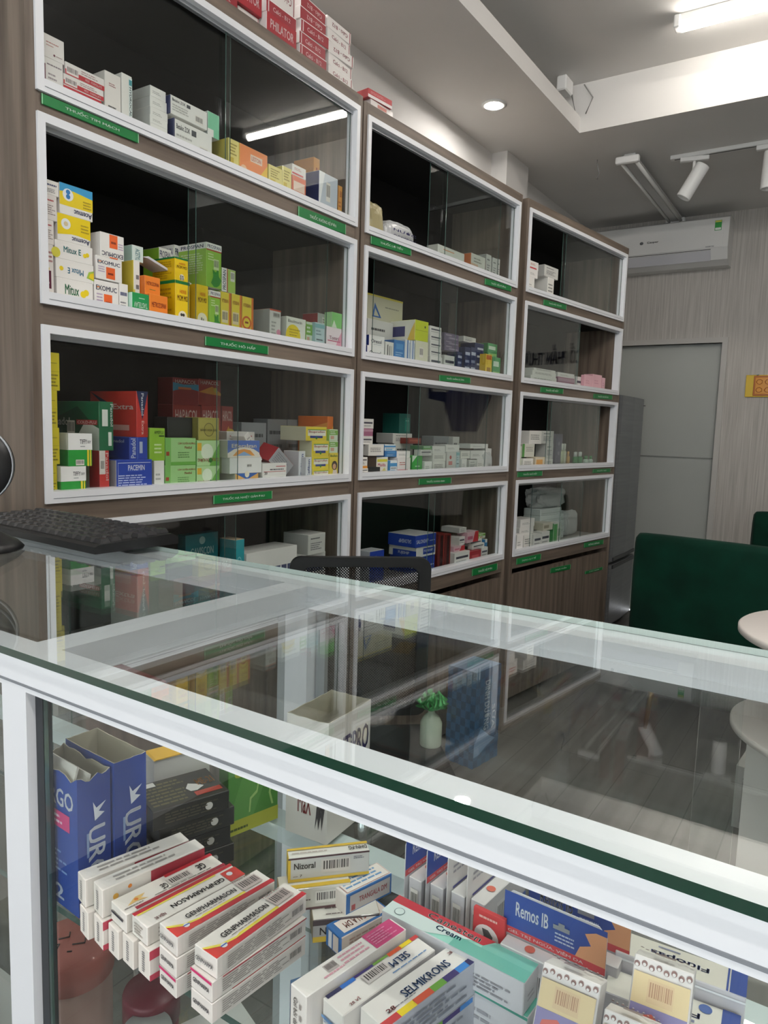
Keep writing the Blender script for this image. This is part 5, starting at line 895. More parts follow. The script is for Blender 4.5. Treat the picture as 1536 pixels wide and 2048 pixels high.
# black packs, green pack, open display boxes
for i in range(4): ccarton(.410 - .003*(i % 2) + (.0 if i < 3 else -.004), .4975 + (.002 if i == 1 else 0), SH + .0188*i, -19.7, .0735, .055, .0185, 'blackpack', 'black pack with small white oval spots, ' + ['lowest', 'second from bottom', 'third from bottom', 'topmost'][i] + ' of its pile', 'black packs piled behind the cream boxes')
ccarton(.503, .5055, SH, -14.2, .061, .018, .098, 'greenpack', 'green pack with leaf outline and yellow green foot band')
def openbox(name, x, y, z, yaw, w_, d_, h_, des, label, cat='display box', torn=0.0, flap=False):
    t = empty(name, (x, y, z+.0003), math.radians(yaw), label, cat); fc, sc, tc, ms = DG[des]; th = .0009; inn = ink('#b5b09c')
    mb = MB(); O, I = [(0, 0), (w_, 0), (w_, d_), (0, d_)], [(th, th), (w_-th, th), (w_-th, d_-th), (th, d_-th)]; cols = [ink(fc), ink(fc), ink(fc), ink(sc)]
    rr = random.Random(int(x*1000))
    for k in range(4):
        a, b, ia, ib = O[k], O[(k+1) % 4], I[k], I[(k+1) % 4]; n = 8; prev = 0.0; hs = [h_] + [h_ - torn*rr.random() for _ in range(n-1)] + [h_]
        for j in range(n):
            u0, u1 = j/n, (j+1)/n; P = lambda p, q, u: (p[0]+(q[0]-p[0])*u, p[1]+(q[1]-p[1])*u)
            A, B, A2, B2 = P(a, b, u0), P(a, b, u1), P(ia, ib, u0), P(ia, ib, u1)
            mb.add([(*A, 0), (*B, 0), (*B, hs[j+1]), (*A, hs[j])], [(0,1,2,3)], cols[k]); mb.add([(*B2, 0), (*A2, 0), (*A2, hs[j]), (*B2, hs[j+1])], [(0,1,2,3)], inn)
            mb.add([(*A, hs[j]), (*B, hs[j+1]), (*B2, hs[j+1]), (*A2, hs[j])], [(0,1,2,3)], inn)
    mb.box((th, th, 0), (w_-th, d_-th, .001), inn)
    marks(mb, w_, d_, h_-.0, [m_ for m_ in ms if m_[1] != 't']); mb.build('box_body', t)
    if flap:
        mb = MB(); mb.prism([(th*2, h_-.012), (th*4, h_-.013), (.009, h_+.004), (.007, h_+.005)], d_*.15, d_*.98, ink('#d6d4cc'), 'y'); mb.build('torn_flap', t)
        mb = MB(); mb.prism([(.3*w_, h_-.02), (.3*w_+.001, h_-.02), (.5*w_, h_-.002), (.5*w_-.001, h_-.002)], d_*.05, d_*.95, ink('#dcdad2'), 'y'); mb.build('inner_leaflet', t)
    return t
openbox('display_box', .343, .5185, SH, -4, .0305, .075, .1235, 'urgo', 'tall open blue plaster box with pink label and torn flap, nearer one', torn=.006, flap=True)
openbox('display_box', .3755, .5140, SH, -4, .0320, .078, .1265, 'urgo', 'tall open blue plaster box, farther of the blue pair', torn=.001)
openbox('display_box', .552, .4165, SH, 3, .080, .052, .128, 'multipro', 'open white carton with running figures and red lettering, empty', torn=.001)
mb = MB()
o = ccarton(.455, .560, SH, -18, .060, .022, .085, 'white', 'plain white carton with raised lid behind the blue boxes')
mb = MB(); mb.prism([(0, .0855), (.058, .0855), (.054, .0865), (.002, .0865)], -.002, .024, ink('#e8b83c'), 'y'); 
o2 = mb.build('carton_lid', o)
ccarton(.61, .80, SH, -4, .06, .11, .055, 'maroonbox', 'maroon carton with pale upside down lettering at the rear')
# remaining items on the lower glass shelf
LS = .5998
def jar(x, y, label, lidc, bodyc, r, h, scr):
    t = empty('ointment_jar', (x, y, LS+.0003), .3, label, 'jar')
    mb = MB(); mb.lathe([(0, 0), (r*.92, 0), (r*.95, .003), (r*.95, h*.68), (r*.9, h*.7)], ink(bodyc)); mb.build('jar_body', t)
    mb = MB(); mb.lathe([(r*.9, h*.7), (r, h*.7), (r, h*.97), (r*.96, h), (0, h)], ink(lidc))
    if scr:
        q = ink('#4a3a38'); mb.tube([(-.018, .01, h+.0006), (-.012, .016, h+.0006), (-.008, .008, h+.0006), (-.014, .006, h+.0006)], .0008, q, 5); mb.tube([(-.002, .014, h+.0006), (.004, .006, h+.0006), (.010, .010, h+.0006)], .0008, q, 5)
        mb.tube([(-.014, -.006, h+.0006), (-.012, -.010, h+.0006)], .0008, q, 5); mb.tube([(-.004, -.004, h+.0006), (.002, -.014, h+.0006), (.008, -.010, h+.0006)], .0008, q, 5)
    mb.build('jar_lid', t); return t
jar(.400, .618, 'wide jar with pink lid handwritten in pen, beside the counter post', '#cc7a70', '#c9aba0', .040, .100, True)
jar(.412, .512, 'round jar with dark maroon lid below the cream boxes', '#6c2c38', '#7c3a44', .026, .092, False)
jar(.385, .485, 'smaller jar with pale translucent lid below the cream boxes', '#a8aeac', '#8c9492', .022, .085, False)
ccarton(.425, .548, LS, -30, .030, .034, .085, 'greycode', 'grey carton with large barcode on the lower glass shelf')
ccarton(.405, .440, LS, -20, .060, .050, .060, 'white', 'pale carton on the lower shelf below the ointment stacks')
ccarton(.410, .385, LS, -28, .075, .045, .055, 'bluebox', 'royal blue carton on the lower shelf below the ointment stacks')
ccarton(.50, .395, LS, -30, .085, .050, .060, 'bluebox', 'flat mid blue carton on the lower shelf right of the stacks')
ccarton(.445, .330, LS, -25, .085, .040, .060, 'tealbox', 'grey and sky blue carton with pink panel on the lower shelf')
ccarton(.410, .280, LS, -10, .080, .036, .060, 'pinkdots', 'pink carton with white dots on the lower shelf')
ccarton(.43, .20, LS, -15, .09, .05, .055, 'bluebox', 'blue carton low on the shelf under the rainbow edged one')
ccarton(.42, .11, LS, -5, .09, .07, .05, 'white', 'white carton low on the shelf under the pictured packs')
# hang cards: plastic backed card with a carton on its lower half
CG = 'blue topped hanging card packs'
def hangcard(x, y, yaw, label, back=False):
    t = empty('hang_card_pack', (x, y, SH+.0003), math.radians(yaw), label, 'medicine pack', CG)
    mb = MB(); w_, h_ = .0755, .0900; cm = ink('#2a4a9c'); ms = []
    pol = [(0, 0), (w_, 0), (w_, h_-.006), (w_-.006, h_), (.006, h_), (0, h_-.006)]; mb.prism(pol, 0, .0008, ink('#d6d4d2') if back else ink('#c9c8cc'), 'y')
    if not back:
        ms = [('b','f',0,.69,1,.985,'#2a4a9c'), ('b','f',0,.63,1,.69,'#c83c44'), ('t','f','Remos IB',.12,.80,.45,.92,'#eef0f6'), ('p','f',[(.72,.69),(.76,.78),(.86,.82),(.8,.9),(.9,.94),(1,.94),(1,.69)],'#e0a074'), ('t','f','GEL TRỊ NGỨA, VIÊM DA',.05,.642,.8,.68,'#f0dcdc'), ('l','f',.52,.73,.72,.82,3,'#b8c4dc')]
        marks(mb, w_, 0, h_, [tuple(m_) for m_ in ms])
        f = lambda u, v: (u*w_, -.0009, v*h_); mb.add([f(.5,.84), f(.66,.84), f(.66,.875), f(.61,.875), f(.61,.90), f(.55,.90), f(.55,.875), f(.5,.875)], [tuple(range(8))], ink('#8c9098'))
    else:
        marks(mb, w_, 0, h_, [('l','f',.1,.75,.6,.85,2,'#9a98a0'), ('b','f',.1,.62,.95,.64,'#4c4a8c'), ('l','f',.1,.2,.9,.55,5,'#a8a6ac')])
    mb.build('backing_card', t)
    mb = MB(); b0 = (.004, -.0135, 0); b1 = (w_-.004, -.0010, .056)
    sp = ('#b9b7bb', '#cfcdd0', '#dedcda', [('b','f',.02,.02,.3,.98,'#c83c40') if 0 else ('l','f',.1,.3,.5,.5,2,'#8a8a90'), ('c','f',.28,.35,.6,.85,'#c6c4c6'), ('t','f','R',.2,.55,.25,.75,'#3c3c40'), ('b','f',.72,.5,1,.62,'#34549c'), ('b','f',.68,.34,.98,.46,'#34549c'), ('b','f',.74,.18,.98,.3,'#34549c'), ('d','t',.7,.5,.3,'#d9705c'), ('d','t',.3,.5,.3,'#d9705c'), ('c','s',.2,.35,.8,.85)])
    mb.bbox(b0, b1, ink(sp[0]), .0006, {'left': ink(sp[1]), 'top': ink(sp[2]), 'right': ink('#a83038') if back else ink(sp[0])})
    tmp = MB(); marks(tmp, b1[0]-b0[0], b1[1]-b0[1], b1[2], sp[3])
    mb.add([(v[0]+b0[0], v[1]+b0[1], v[2]) for v in tmp.v], [], ink(sp[0]))
    base = len(mb.v) - len(tmp.v)
    for f_, mi_ in zip(tmp.f, tmp.m): mb.f.append([base+k for k in f_]); mb.m.append(mb.mi(tmp.mats[mi_])); mb.sm.append(False)
    mb.build('carton', t); return t
hangcard(.4685, .189, -92, 'blue topped skin gel card facing the front glass, nearer of two')
hangcard(.4930, .180, -90, 'blue topped skin gel card behind the nearer facing one')
hangcard(.482, .262, -6, 'blue topped card pack seen edge on, second from left')
hangcard(.480, .281, -6, 'blue topped card pack seen edge on, leftmost')
hangcard(.483, .2435, -6, 'grey backed card pack seen edge on, third from left', True)
hangcard(.484, .2265, -6, 'grey backed card pack seen edge on, rightmost', True)
DG['horse'] = ('#c83c40', '#c83c40', '#c83c40', [('d','s',.45,.70,.15,'#e6dcd8'), ('p','s',[(.25,.62),(.37,.72),(.3,.8),(.5,.8),(.65,.74),(.6,.6),(.5,.68),(.38,.6)],'#5a5454'), ('l','s',.2,.9,.8,.96,1,'#e0b0a8')])
ccarton(.4635, .186, SH, -3, .0035, .0260, .0680, 'horse', 'thin red carton with white disc and horse drawing')

# ================================================================ ON THE COUNTER TOP
BP = mat('matt black plastic', '#131416', .42); BK = mat('black keycap', '#1a1b1d', .38)
t = empty('keyboard', (.621, .886, GZ), math.radians(90-3.0), 'black computer keyboard lying on the counter glass', 'keyboard')
KL, KW = .400, .143      # local x runs along the long side, local -y towards the rear row
mb = MB(); kp = [(0, .002), (0, .012), (-.006, .0145), (-KW+.012, .019), (-KW, .013), (-KW, .002)]
mb.prism([(a, b) for a, b in kp], 0, KL, BP, 'x'); mb.build('case', t)
kk = MB(); kk.prism([(0, 0), (.0185, 0), (.0185, -.0165), (0, -.0165)], 0, .0001, BK, 'z'); key = MB()
b_, tp = [(0, 0), (.0188, 0), (.0188, -.0172), (0, -.0172)], [(.0028, -.003), (.016, -.003), (.016, -.0142), (.0028, -.0142)]
key.add([(x, y, 0) for x, y in b_] + [(x, y, .0062) for x, y in tp], [(4,5,6,7)[::-1], (0,4,5,1), (1,5,6,2), (2,6,7,3), (3,7,4,0)], BK)
k0 = None
for r in range(6):
    for c_ in range(16):
        x = .006 + c_*.0241 + (.004*(r % 3) if c_ < 12 else 0); y = -.012 - r*.0205 - (.004 if r == 5 else 0)
        if k0 is None: k0 = key.build('key', t); q = k0
        else: q = k0.copy(); COL.objects.link(q); q.parent = t
        q.location = (x, y, .0149 + r*.00078)
t = empty('desk_device', (.545, 1.045, GZ), 0, 'black rounded desk device with silver rim at the left frame edge', 'desk device')
mb = MB(); mb.lathe([(0, 0), (.056, 0), (.058, .004), (.05, .012), (.026, .026), (.018, .05), (.018, .075), (0, .08)], BP, n=40); mb.build('foot', t)
mb = MB(); mb.lathe([(0, -.02), (.04, -.018), (.055, -.006), (.055, .006), (.04, .016), (0, .018)], BP, n=40); h = mb.build('head', t); h.location = (0, .01, .122); h.rotation_euler = (math.radians(90), 0, math.radians(-52))
mb = MB(); mb.tube([(.056*math.cos(a*.1571), .056*math.sin(a*.1571), .004) for a in range(41)], .0018, mat('dull silver', '#8c8e90', .35, metal=.8), 8, False); q = mb.build('silver_rim', h)

# ================================================================ OFFICE CHAIR
t = empty('office_chair', (1.576, 1.094, FLOOR), math.radians(-49.4), 'black office chair with mesh back between counter and cabinets', 'office chair')
MS = mat('black mesh cord', '#17181a', .7)
def rframe(w_, h_, r, y, rad, m, n=6):
    P = []
    for cx_, cz_, a0 in ((w_/2-r, h_-r, 0), (-w_/2+r, h_-r, 90), (-w_/2+r, r, 180), (w_/2-r, r, 270)):
        for k in range(n+1): a = math.radians(a0 + 90*k/n); P.append((cx_ + r*math.cos(a), y, cz_ + r*math.sin(a)))
    return P + [P[0], P[1]]
mb = MB(); FW, FH = .190, .44
outer = [(p[0], p[2]) for p in rframe(FW*2, FH, .03, 0, .02, BP)][:-2]; inner = [(x*(FW-.032)/FW, .02 + (z-.0)*(FH-.046)/FH) for x, z in outer]
n_ = len(outer); vs = [(x, y, z+.482) for y in (-.012, .012) for P_ in (outer, inner) for x, z in P_]
fs = []
for k in range(n_):
    j = (k+1) % n_; fs += [(k, j, n_+j, n_+k), (2*n_+k, 3*n_+k, 3*n_+j, 2*n_+j), (k, 2*n_+k, 2*n_+j, j), (n_+k, n_+j, 3*n_+j, 3*n_+k)]
mb.add(vs, fs, BP); bf = mb.build('back_frame', t)
mb = MB(); st = .0075
nx = int(.36/st)
for i in range(-nx, nx*2+10):                      # diagonal cords make the diamond mesh
    for sgn in (1, -1):
        x0 = -.18 + i*st; z0, z1 = 0.002, .402
        xa, xb = (x0, x0 + (z1-z0)) if sgn > 0 else (x0, x0 - (z1-z0))
        t0, t1 = 0.0, 1.0; dx = xb-xa
        ta, tb = (-.18-xa)/dx, (.18-xa)/dx; lo, hi = max(0, min(ta, tb)), min(1, max(ta, tb))
        if hi - lo < .01: continue
        a = (xa+dx*lo, z0+(z1-z0)*lo); b = (xa+dx*hi, z0+(z1-z0)*hi); hw = .0019
        mb.add([(a[0]-hw, -.001, .5+a[1]), (a[0]+hw, .001, .5+a[1]), (b[0]+hw, .001, .5+b[1]), (b[0]-hw, -.001, .5+b[1])], [(0,1,2,3)], MS)
mb.build('mesh_panel', t)
mb = MB(); mb.bbox((-.21, -.43, .40), (.21, -.02, .47), mat('black seat fabric', '#151617', .85), .03, seg=3, smooth=True); mb.build('seat', t)
mb = MB(); mb.tube([(0, .014, .55), (0, .03, .42), (0, -.2, .38)], .018, BP); mb.build('back_support', t)
mb = MB(); mb.tube([(0, -.22, .10), (0, -.22, .40)], .022, mat('chrome', '#d0d2d4', .15, metal=1)); mb.build('gas_column', t)
for k in range(5):
    a = k*1.2566; mb = MB(); mb.tube([(0, -.22, .10), (.24*math.cos(a), -.22+.24*math.sin(a), .065)], [.022, .013], BP); lg = mb.build('leg', t)
    mb = MB(); mb.tube([(.24*math.cos(a)-.012*math.sin(a), -.22+.24*math.sin(a)+.012*math.cos(a), .026), (.24*math.cos(a)+.012*math.sin(a), -.22+.24*math.sin(a)-.012*math.cos(a), .026)], .025, BP, 16); mb.build('caster', lg)
# bottle with a green ribbon rosette, standing on the floor behind the counter
t = empty('ribbon_bottle', (1.30, .72, .43), 0, 'pale bottle topped with a shiny green ribbon rosette on the office chair seat', 'bottle')
t.location = (1.555, .85, FLOOR+.4703)
mb = MB(); mb.lathe([(0, 0), (.026, 0), (.028, .004), (.028, .06), (.02, .075), (.009, .085), (.009, .10), (0, .10)], mat('pale bottle', '#b9c4b0', .25)); mb.build('bottle_body', t)
mb = MB(); gm = mat('green foil ribbon', '#4aa85c', .25, metal=.3)
for k in range(16):
    a = k*.3927*1.02; e_ = .3 + .5*(k % 3)/2; r_ = .036; P = [(0, 0, .1), (r_*.6*math.cos(a), r_*.6*math.sin(a), .1+r_*e_*1.2), (r_*math.cos(a), r_*math.sin(a), .1+r_*e_*.6), (r_*.5*math.cos(a), r_*.5*math.sin(a), .098)]
    mb.tube(P, [.003, .008, .008, .003], gm, 6)
mb.build('ribbon_rosette', t)
# big blue checked carton
t = empty('milk_powder_carton', (2.50, 1.10, FLOOR), math.radians(-8), 'big blue checked carton with vertical white lettering behind the counter', 'carton')
mb = MB(); bw, bd, bh = .17, .13, .375
mb.bbox((-.12, -.0, 0), (-.12+bw, bd, bh), ink('#2b567e'), .002, {'left': ink('#274f74'), 'top': ink('#7c9cc0')})
tmp = MB(); ck = [('b','s' if f_ else 'f', i/6, j/12, (i+1)/6, (j+1)/12, '#356a96' if (i+j) % 2 else '#24486e') for f_ in (0, 1) for i in range(6) for j in range(12) if (i+j) % 2]
marks(tmp, bw, bd, bh, ck[:36] + [])
tm2 = MB(); 
for kk_ in ck: marks(tm2, bw, bd, bh, [kk_])
marks(tm2, bw, bd, bh + 0, [('l','f',0,.0,.0,.0,1,'#ffffff')][:0])
f = lambda u, v: (u*bw, -.0009, v*bh)
tm2.text('DINH DƯỠNG', lambda a, b: f(.36 + .26*b, .88 - .52*a), ink('#c4cfd8')); tm2.text('SỮA', lambda a, b: f(.68 + .16*b, .60 - .26*a), ink('#c4cfd8'))
tm2.add([f(0, .25), f(.25, .4), f(.6, .28), f(.85, .22), f(.5, .18), f(.2, .12), f(0, .12)], [tuple(range(7))], ink('#7ca4cc'))
mb.add([(v[0]-.12, v[1], v[2]) for v in tm2.v], [], ink('#2b567e')); base = len(mb.v)-len(tm2.v)
for f_, mi_ in zip(tm2.f, tm2.m): mb.f.append([base+k for k in f_]); mb.m.append(mb.mi(tm2.mats[mi_])); mb.sm.append(False)
mb.build('carton_body', t)

# ================================================================ SEATING AND TABLE
VEL = noisy('dark green velvet', '#04241a', '#063325', 9, 0.9, spec=.15); VEL.node_tree.nodes['Principled BSDF'].inputs['Sheen Weight'].default_value = .06
GOLD = mat('brushed gold', '#b08d57', .3, metal=.9)
def velvet_chair(x, y, rz, label):
    t = empty('velvet_armchair', (x, y, FLOOR), rz, label, 'armchair', 'green velvet armchairs')
    mb = MB(); n = 14; R0 = .035
    # tub back: upright slab, its lower edge curving in to the seat
    prof = [(-.04, .86-.03), (-.03, .86), (.0, .868), (.03, .86), (.045, .83), (.05, .45), (.10, .34), (.12, .15), (.04, .16), (-.01, .22), (-.045, .38)]
    ys = [-.39, -.375, -.33, 0, .33, .375, .39]; sc = [.55, .85, 1, 1, 1, .85, .55]; rings = []
    for yy, s_ in zip(ys, sc): rings.append([(.01 + (a-.01)*s_, yy, .55 + (b-.55)*(1-(1-s_)*.09)) for a, b in prof])
    m_ = len(prof); vs = [v for r_ in rings for v in r_]; fs = [(i*m_+k, i*m_+(k+1) % m_, (i+1)*m_+(k+1) % m_, (i+1)*m_+k) for i in range(len(ys)-1) for k in range(m_)]
    fs += [tuple(range(m_))[::-1], tuple((len(ys)-1)*m_+k for k in range(m_))]
    mb.add(vs, fs, VEL, True); o = mb.build('backrest', t); md = o.modifiers.new('s', 'SUBSURF'); md.levels = md.render_levels = 1
    mb = MB(); mb.bbox((.06, -.33, .24), (.62, .33, .44), VEL, .05, seg=3, smooth=True); mb.build('seat', t)
    for s_ in (-1, 1): mb = MB(); mb.bbox((.03, s_*.36-.035, .24), (.58, s_*.36+.035, .62), VEL, .03, seg=3, smooth=True); mb.build('armrest', t)
    for lx, ly in ((.07, .29), (.07, -.29), (.55, .29), (.55, -.29)): mb = MB(); mb.tube([(lx, ly, .26), (lx-.02 if lx < .3 else lx+.02, ly*1.06, 0)], [.016, .009], GOLD, 12); mb.build('leg', t)
    return t
velvet_chair(3.10, .385, math.radians(-8), 'dark green velvet armchair seen from behind, beyond the counter')
velvet_chair(4.75, .12, math.radians(200), 'dark green velvet armchair at the right frame edge near the end wall')
t = empty('round_table', (2.09, -.075, FLOOR), 0, 'round white two tier side table at the right frame edge', 'table')
TT = mat('white table laminate', '#e6dfd9', .4)
mb = MB(); mb.lathe([(0, .775), (.30, .775), (.305, .779), (.305, .791), (.30, .795), (0, .795)], TT, n=72); mb.build('tabletop', t)
mb = MB(); mb.lathe([(0, .527), (.30, .527), (.305, .531), (.305, .543), (.30, .547), (0, .547)], TT, n=72); mb.build('lower_tier', t)
mb = MB()
for k in range(2):
    a = k*math.pi/2; c_, s_ = math.cos(a), math.sin(a); mb.add([(x*c_-y*s_, x*s_+y*c_, z) for x, y, z in [(-.26,-.008,.0),(.26,-.008,.0),(.26,.008,.0),(-.26,.008,.0),(-.26,-.008,.527),(.26,-.008,.527),(.26,.008,.527),(-.26,.008,.527)]], [(3,2,1,0),(4,5,6,7),(0,1,5,4),(1,2,6,5),(2,3,7,6),(3,0,4,7)], TT)
mb.build('base', t)
mb = MB()
for k in range(3):
    a = k*2.094+.5; mb.tube([(.19*math.cos(a), .19*math.sin(a), .547), (.19*math.cos(a), .19*math.sin(a), .775)], .012, TT, 12)
mb.build('tier_post', t)
DG['aroma'] = ('#cfcdc9', '#d6d4d0', '#d9d7d2', [('t','s','AROMA DIFFUSER',.1,.80,.9,.9,'#7c7a78'), ('b','s',.1,.1,.95,.76,'#b4b2b0'), ('d','s',.5,.4,.2,'#a08c84')])
o = ccarton(2.52, .03, FLOOR, -4, .20, .22, .21, 'aroma', 'grey white appliance carton standing on the floor by the round table'); o.name = 'appliance_carton'; o['category'] = 'carton'

# ================================================================ SHELF EXTRAS
CLR = glass('clear plastic film', (.86, .88, .86), .06, .22, .5)
FILM = mat('milky plastic film', '#e4e6e4', .25, spec=.8); FILM.node_tree.nodes['Principled BSDF'].inputs['Alpha'].default_value = .7
FILM2 = mat('yellow plastic film', '#cfc394', .25, spec=.8); FILM2.node_tree.nodes['Principled BSDF'].inputs['Alpha'].default_value = .7
def crumple(name, w_, d_, h_, m, label, cat, ci, s, off, z, seed, txt=None, grp=None, amp=.16, yaw=0.0):
    bm = bmesh.new(); bmesh.ops.create_icosphere(bm, subdivisions=4, radius=1.0); rr = random.Random(seed); ph = [(rr.uniform(3, 9), rr.uniform(3, 9), rr.uniform(3, 9), rr.random()*6) for _ in range(7)]
    for v in bm.verts:
        x, y, zz = v.co; q = lambda a: math.copysign(abs(a)**.55, a)
        k = 1 + amp*sum(math.sin(a*x+b*y+c*zz+p_) for a, b, c, p_ in ph)/3 + amp*.5*abs(math.sin(11*x+7*zz+seed))
        v.co = (q(x)*w_/2*k + w_/2, q(y)*d_/2*(1+(k-1)*.5) + d_/2, max(0, q(zz)*h_/2*k + h_/2))
    mb = MB(); mb.add([v.co[:] for v in bm.verts], [tuple(v.index for v in f.verts) for f in bm.faces], m, False); bm.free()
    if txt:
        for i, (tx, v0) in enumerate(txt): mb.text(tx, lambda u, v: (w_*(.1+.8*u), -.012, h_*(v0+.13*v)), ink('#3c3a6c'))
    o = mb.build(name); place(o, ci, s, off, z, yaw); tag(o, label, cat, grp); return o
Z0, Z1, Z2, Z3 = [zb+.0093 for zb, zt in ROWS]
o = carton('herb_packet', .034, .03, .095, ('#1f3a24', '#16301c', '#223c28', [('b','f',.1,.35,.9,.75,'#8cb84c'), ('b','f',.15,.1,.85,.3,'#0f1c12'), ('d','f',.5,.6,.12,'#dcd84c'), ('b','f',.1,.8,.9,.95,'#d9dcc8')])); place(o, 1, .026, .05, Z0); tag(o, 'green and black herb packet at the left end, top shelf of middle cabinet', 'packet')
crumple('plastic_bag', .100, .09, .120, FILM2, 'crinkled yellowish clear plastic bag on the top shelf of middle cabinet', 'plastic bag', 1, .066, .05, Z0, 3)
crumple('plastic_bag', .165, .07, .088, mat('white plastic film', '#c9cbcc', .22, spec=.8), 'clear bag lettered in marker pen on the top shelf of middle cabinet', 'plastic bag', 1, .185, .05, Z0, 8, [('NƯỚC', .55), ('OCOPBON', .3)], amp=.08)
crumple('plastic_bag', .075, .07, .075, FILM, 'crumpled clear plastic bag at the right end, third shelf, middle cabinet', 'plastic bag', 1, .93, .06, Z2, 12)
crumple('plastic_bag', .10, .07, .05, FILM, 'crumpled foil and film scrap among pink cartons, far cabinet', 'plastic bag', 2, .80, .06, Z1, 14)
crumple('plastic_bag', .27, .10, .10, FILM, 'large clear plastic bag lying on the dressing pile, fourth shelf, far cabinet', 'plastic bag', 2, .45, .115, Z3+.168, 21)
crumple('plastic_bag', .16, .09, .12, FILM, 'crumpled clear plastic bag at the right foot, fourth shelf, far cabinet', 'plastic bag', 2, .735, .12, Z3, 25)
for i, (s, w_, h_) in enumerate(((.45, .26, .032), (.455, .26, .032), (.445, .26, .033), (.45, .25, .033), (.45, .22, .035))):
    o = carton('dressing_pack', w_, .10, h_, ('#dde4e1', '#ccd4d0', '#e6ebe8', [('b','f',.05,.3,.95,.36,'#a8b4ae')]), .003); place(o, 2, s, .115, Z3 + sum((.0325, .0325, .0335, .0335, .035)[:i])); tag(o, 'flat pale dressing pack, %s of the pile of five, far cabinet' % ['lowest', 'second up', 'third up', 'fourth up', 'topmost'][i], 'dressing pack', 'flat dressing packs piled in the far cabinet')
def bottle(ci, s, off, z, r, h_, bc, cc, label, grp=None, cap=.3):
    t = empty('medicine_bottle', (0, 0, 0), 0, label, 'bottle', grp); place(t, ci, s, off, z)
    mb = MB(); mb.lathe([(0, 0), (r, 0), (r, h_*(.92-cap)), (r*.5, h_*(1-cap))], ink(bc), n=20); mb.build('bottle_body', t)
    mb = MB(); mb.lathe([(r*.55, h_*(1-cap)), (r*.6, h_*.97), (0, h_)], ink(cc), n=16); mb.build('bottle_cap', t); return t
for i, s in enumerate((.668, .695, .722, .749, .79, .82, .852)): bottle(2, s, .055 + .01*(i % 2), Z2, .0125, .072 if i < 4 else .05, '#3f8a50' if i < 4 else '#bcd0c0', '#e3e6e0' if i < 4 else '#4fa060', ('white capped green bottle, %s of four in a row, far cabinet' % ['leftmost', 'second', 'third', 'rightmost'][i]) if i < 4 else 'green capped pale bottle, %s of three at the right, far cabinet' % ['leftmost', 'middle', 'rightmost'][i-4], 'small green bottles on the third shelf of the far cabinet', .35)
for i, (s, c1) in enumerate(((.532, '#b9bf9c'), (.558, '#c6cab4'), (.60, '#c49a5c'))): bottle(2, s, .06, Z2, .011 if i < 2 else .010, .115 if i < 2 else .075, c1, '#d9dcd0' if i < 2 else '#d9a45c', 'slim %s, third shelf of far cabinet' % ['olive tinted bottle beside the purple carton', 'pale tall bottle, second from purple carton', 'amber tube bottle before the green ones'][i])
o = carton('red_tag', .018, .012, .05, ('#b84a44', '#a43c38', '#b84a44', [('b','f',.2,.3,.8,.7,'#cc706a')])); place(o, 2, .022, .05, Z2+.105); tag(o, 'small red tag standing on the leftmost cartons, third shelf of far cabinet', 'tag')
mb = MB(); o = carton('support_carton', .024, .04, .1045, ('#cfd0c6', '#bdbeb4', '#d9dad0', [('b','f',.5,0,1,1,'#5a9a4c')])); place(o, 2, .021, .045, Z2); o.name = 'medicine_carton'; tag(o, 'narrow green striped carton at the left end under the red tag, far cabinet', 'medicine box')
# opened black carton with a drooping white flap, second shelf of the left cabinet
t = empty('opened_carton', (0, 0, 0), 0, 'opened black and green carton with drooping white flap, second shelf, left cabinet', 'medicine box'); place(t, 0, .292, .12, Z1)
mb = MB(); mb.bbox((0, 0, 0), (.13, .08, .115), ink('#14231c'), .001); mb.build('box_body', t)
mb = MB(); mb.prism([(.0, .145), (.02, .150), (.15, .112), (.152, .085), (.149, .085), (.146, .108), (.018, .145)], -.055, -.002, ink('#d9dbe0'), 'y'); mb.box((.1462, -.0556, .090), (.152, -.0008, .095), ink('#2c3c8c')); mb.build('lid_flap', t)
mb = MB(); mb.prism([(0, .115), (.012, .115), (.03, .146), (.0, .145)], -.002, .078, ink('#c4c8c6'), 'y'); mb.build('lid_hinge', t)
# leaning red and grey cartons and the tilted white one, third shelf of the left cabinet
o = carton('medicine_carton', .085, .07, .05, ('#a8a9ad', '#b03038', '#a82c34', [L('f',.1,.15,.9,.85,6,'#86878c'), ('t','t','ALFENAL',.15,.35,.8,.65,'#ecd9d6')])); place(o, 0, .715, .05, Z2+.060); o.rotation_euler[1] = math.radians(38); o.rotation_euler[0] = math.radians(14); tag(o, 'tilted red topped carton with grey printed face leaning on others, left cabinet', 'medicine box')
o = carton('medicine_carton', .022, .05, .095, ('#e2ded8', '#cfcac4', WH, [L('f',.2,.1,.8,.9,8,'#a8a09c'), ('b','f',.1,.3,.25,.8,'#c07a78')])); place(o, 0, .655, .035, Z2+.052); o.rotation_euler[1] = math.radians(-36); tag(o, 'narrow white carton tilted against the leaning red one, left cabinet', 'medicine box')
o = carton('medicine_carton', .11, .06, .035, ('#d6d2cc', '#bfbab4', WH, [('b','f',.1,.6,.9,.7,'#b4686a'), L('f',.1,.15,.7,.45,2,'#9a9490')])); place(o, 0, .60, .10, Z2+.105); tag(o, 'low white carton with red line behind the tilted white one', 'medicine box')
mb = MB(); o = carton('medicine_carton', .11, .06, .104, ('#8f9296', '#7c7f82', '#9a9da0', [L('f',.1,.5,.9,.9,3,'#6c6f74')])); place(o, 0, .60, .10, Z2); tag(o, 'grey carton under the low red lined one, third shelf, left cabinet', 'medicine box')
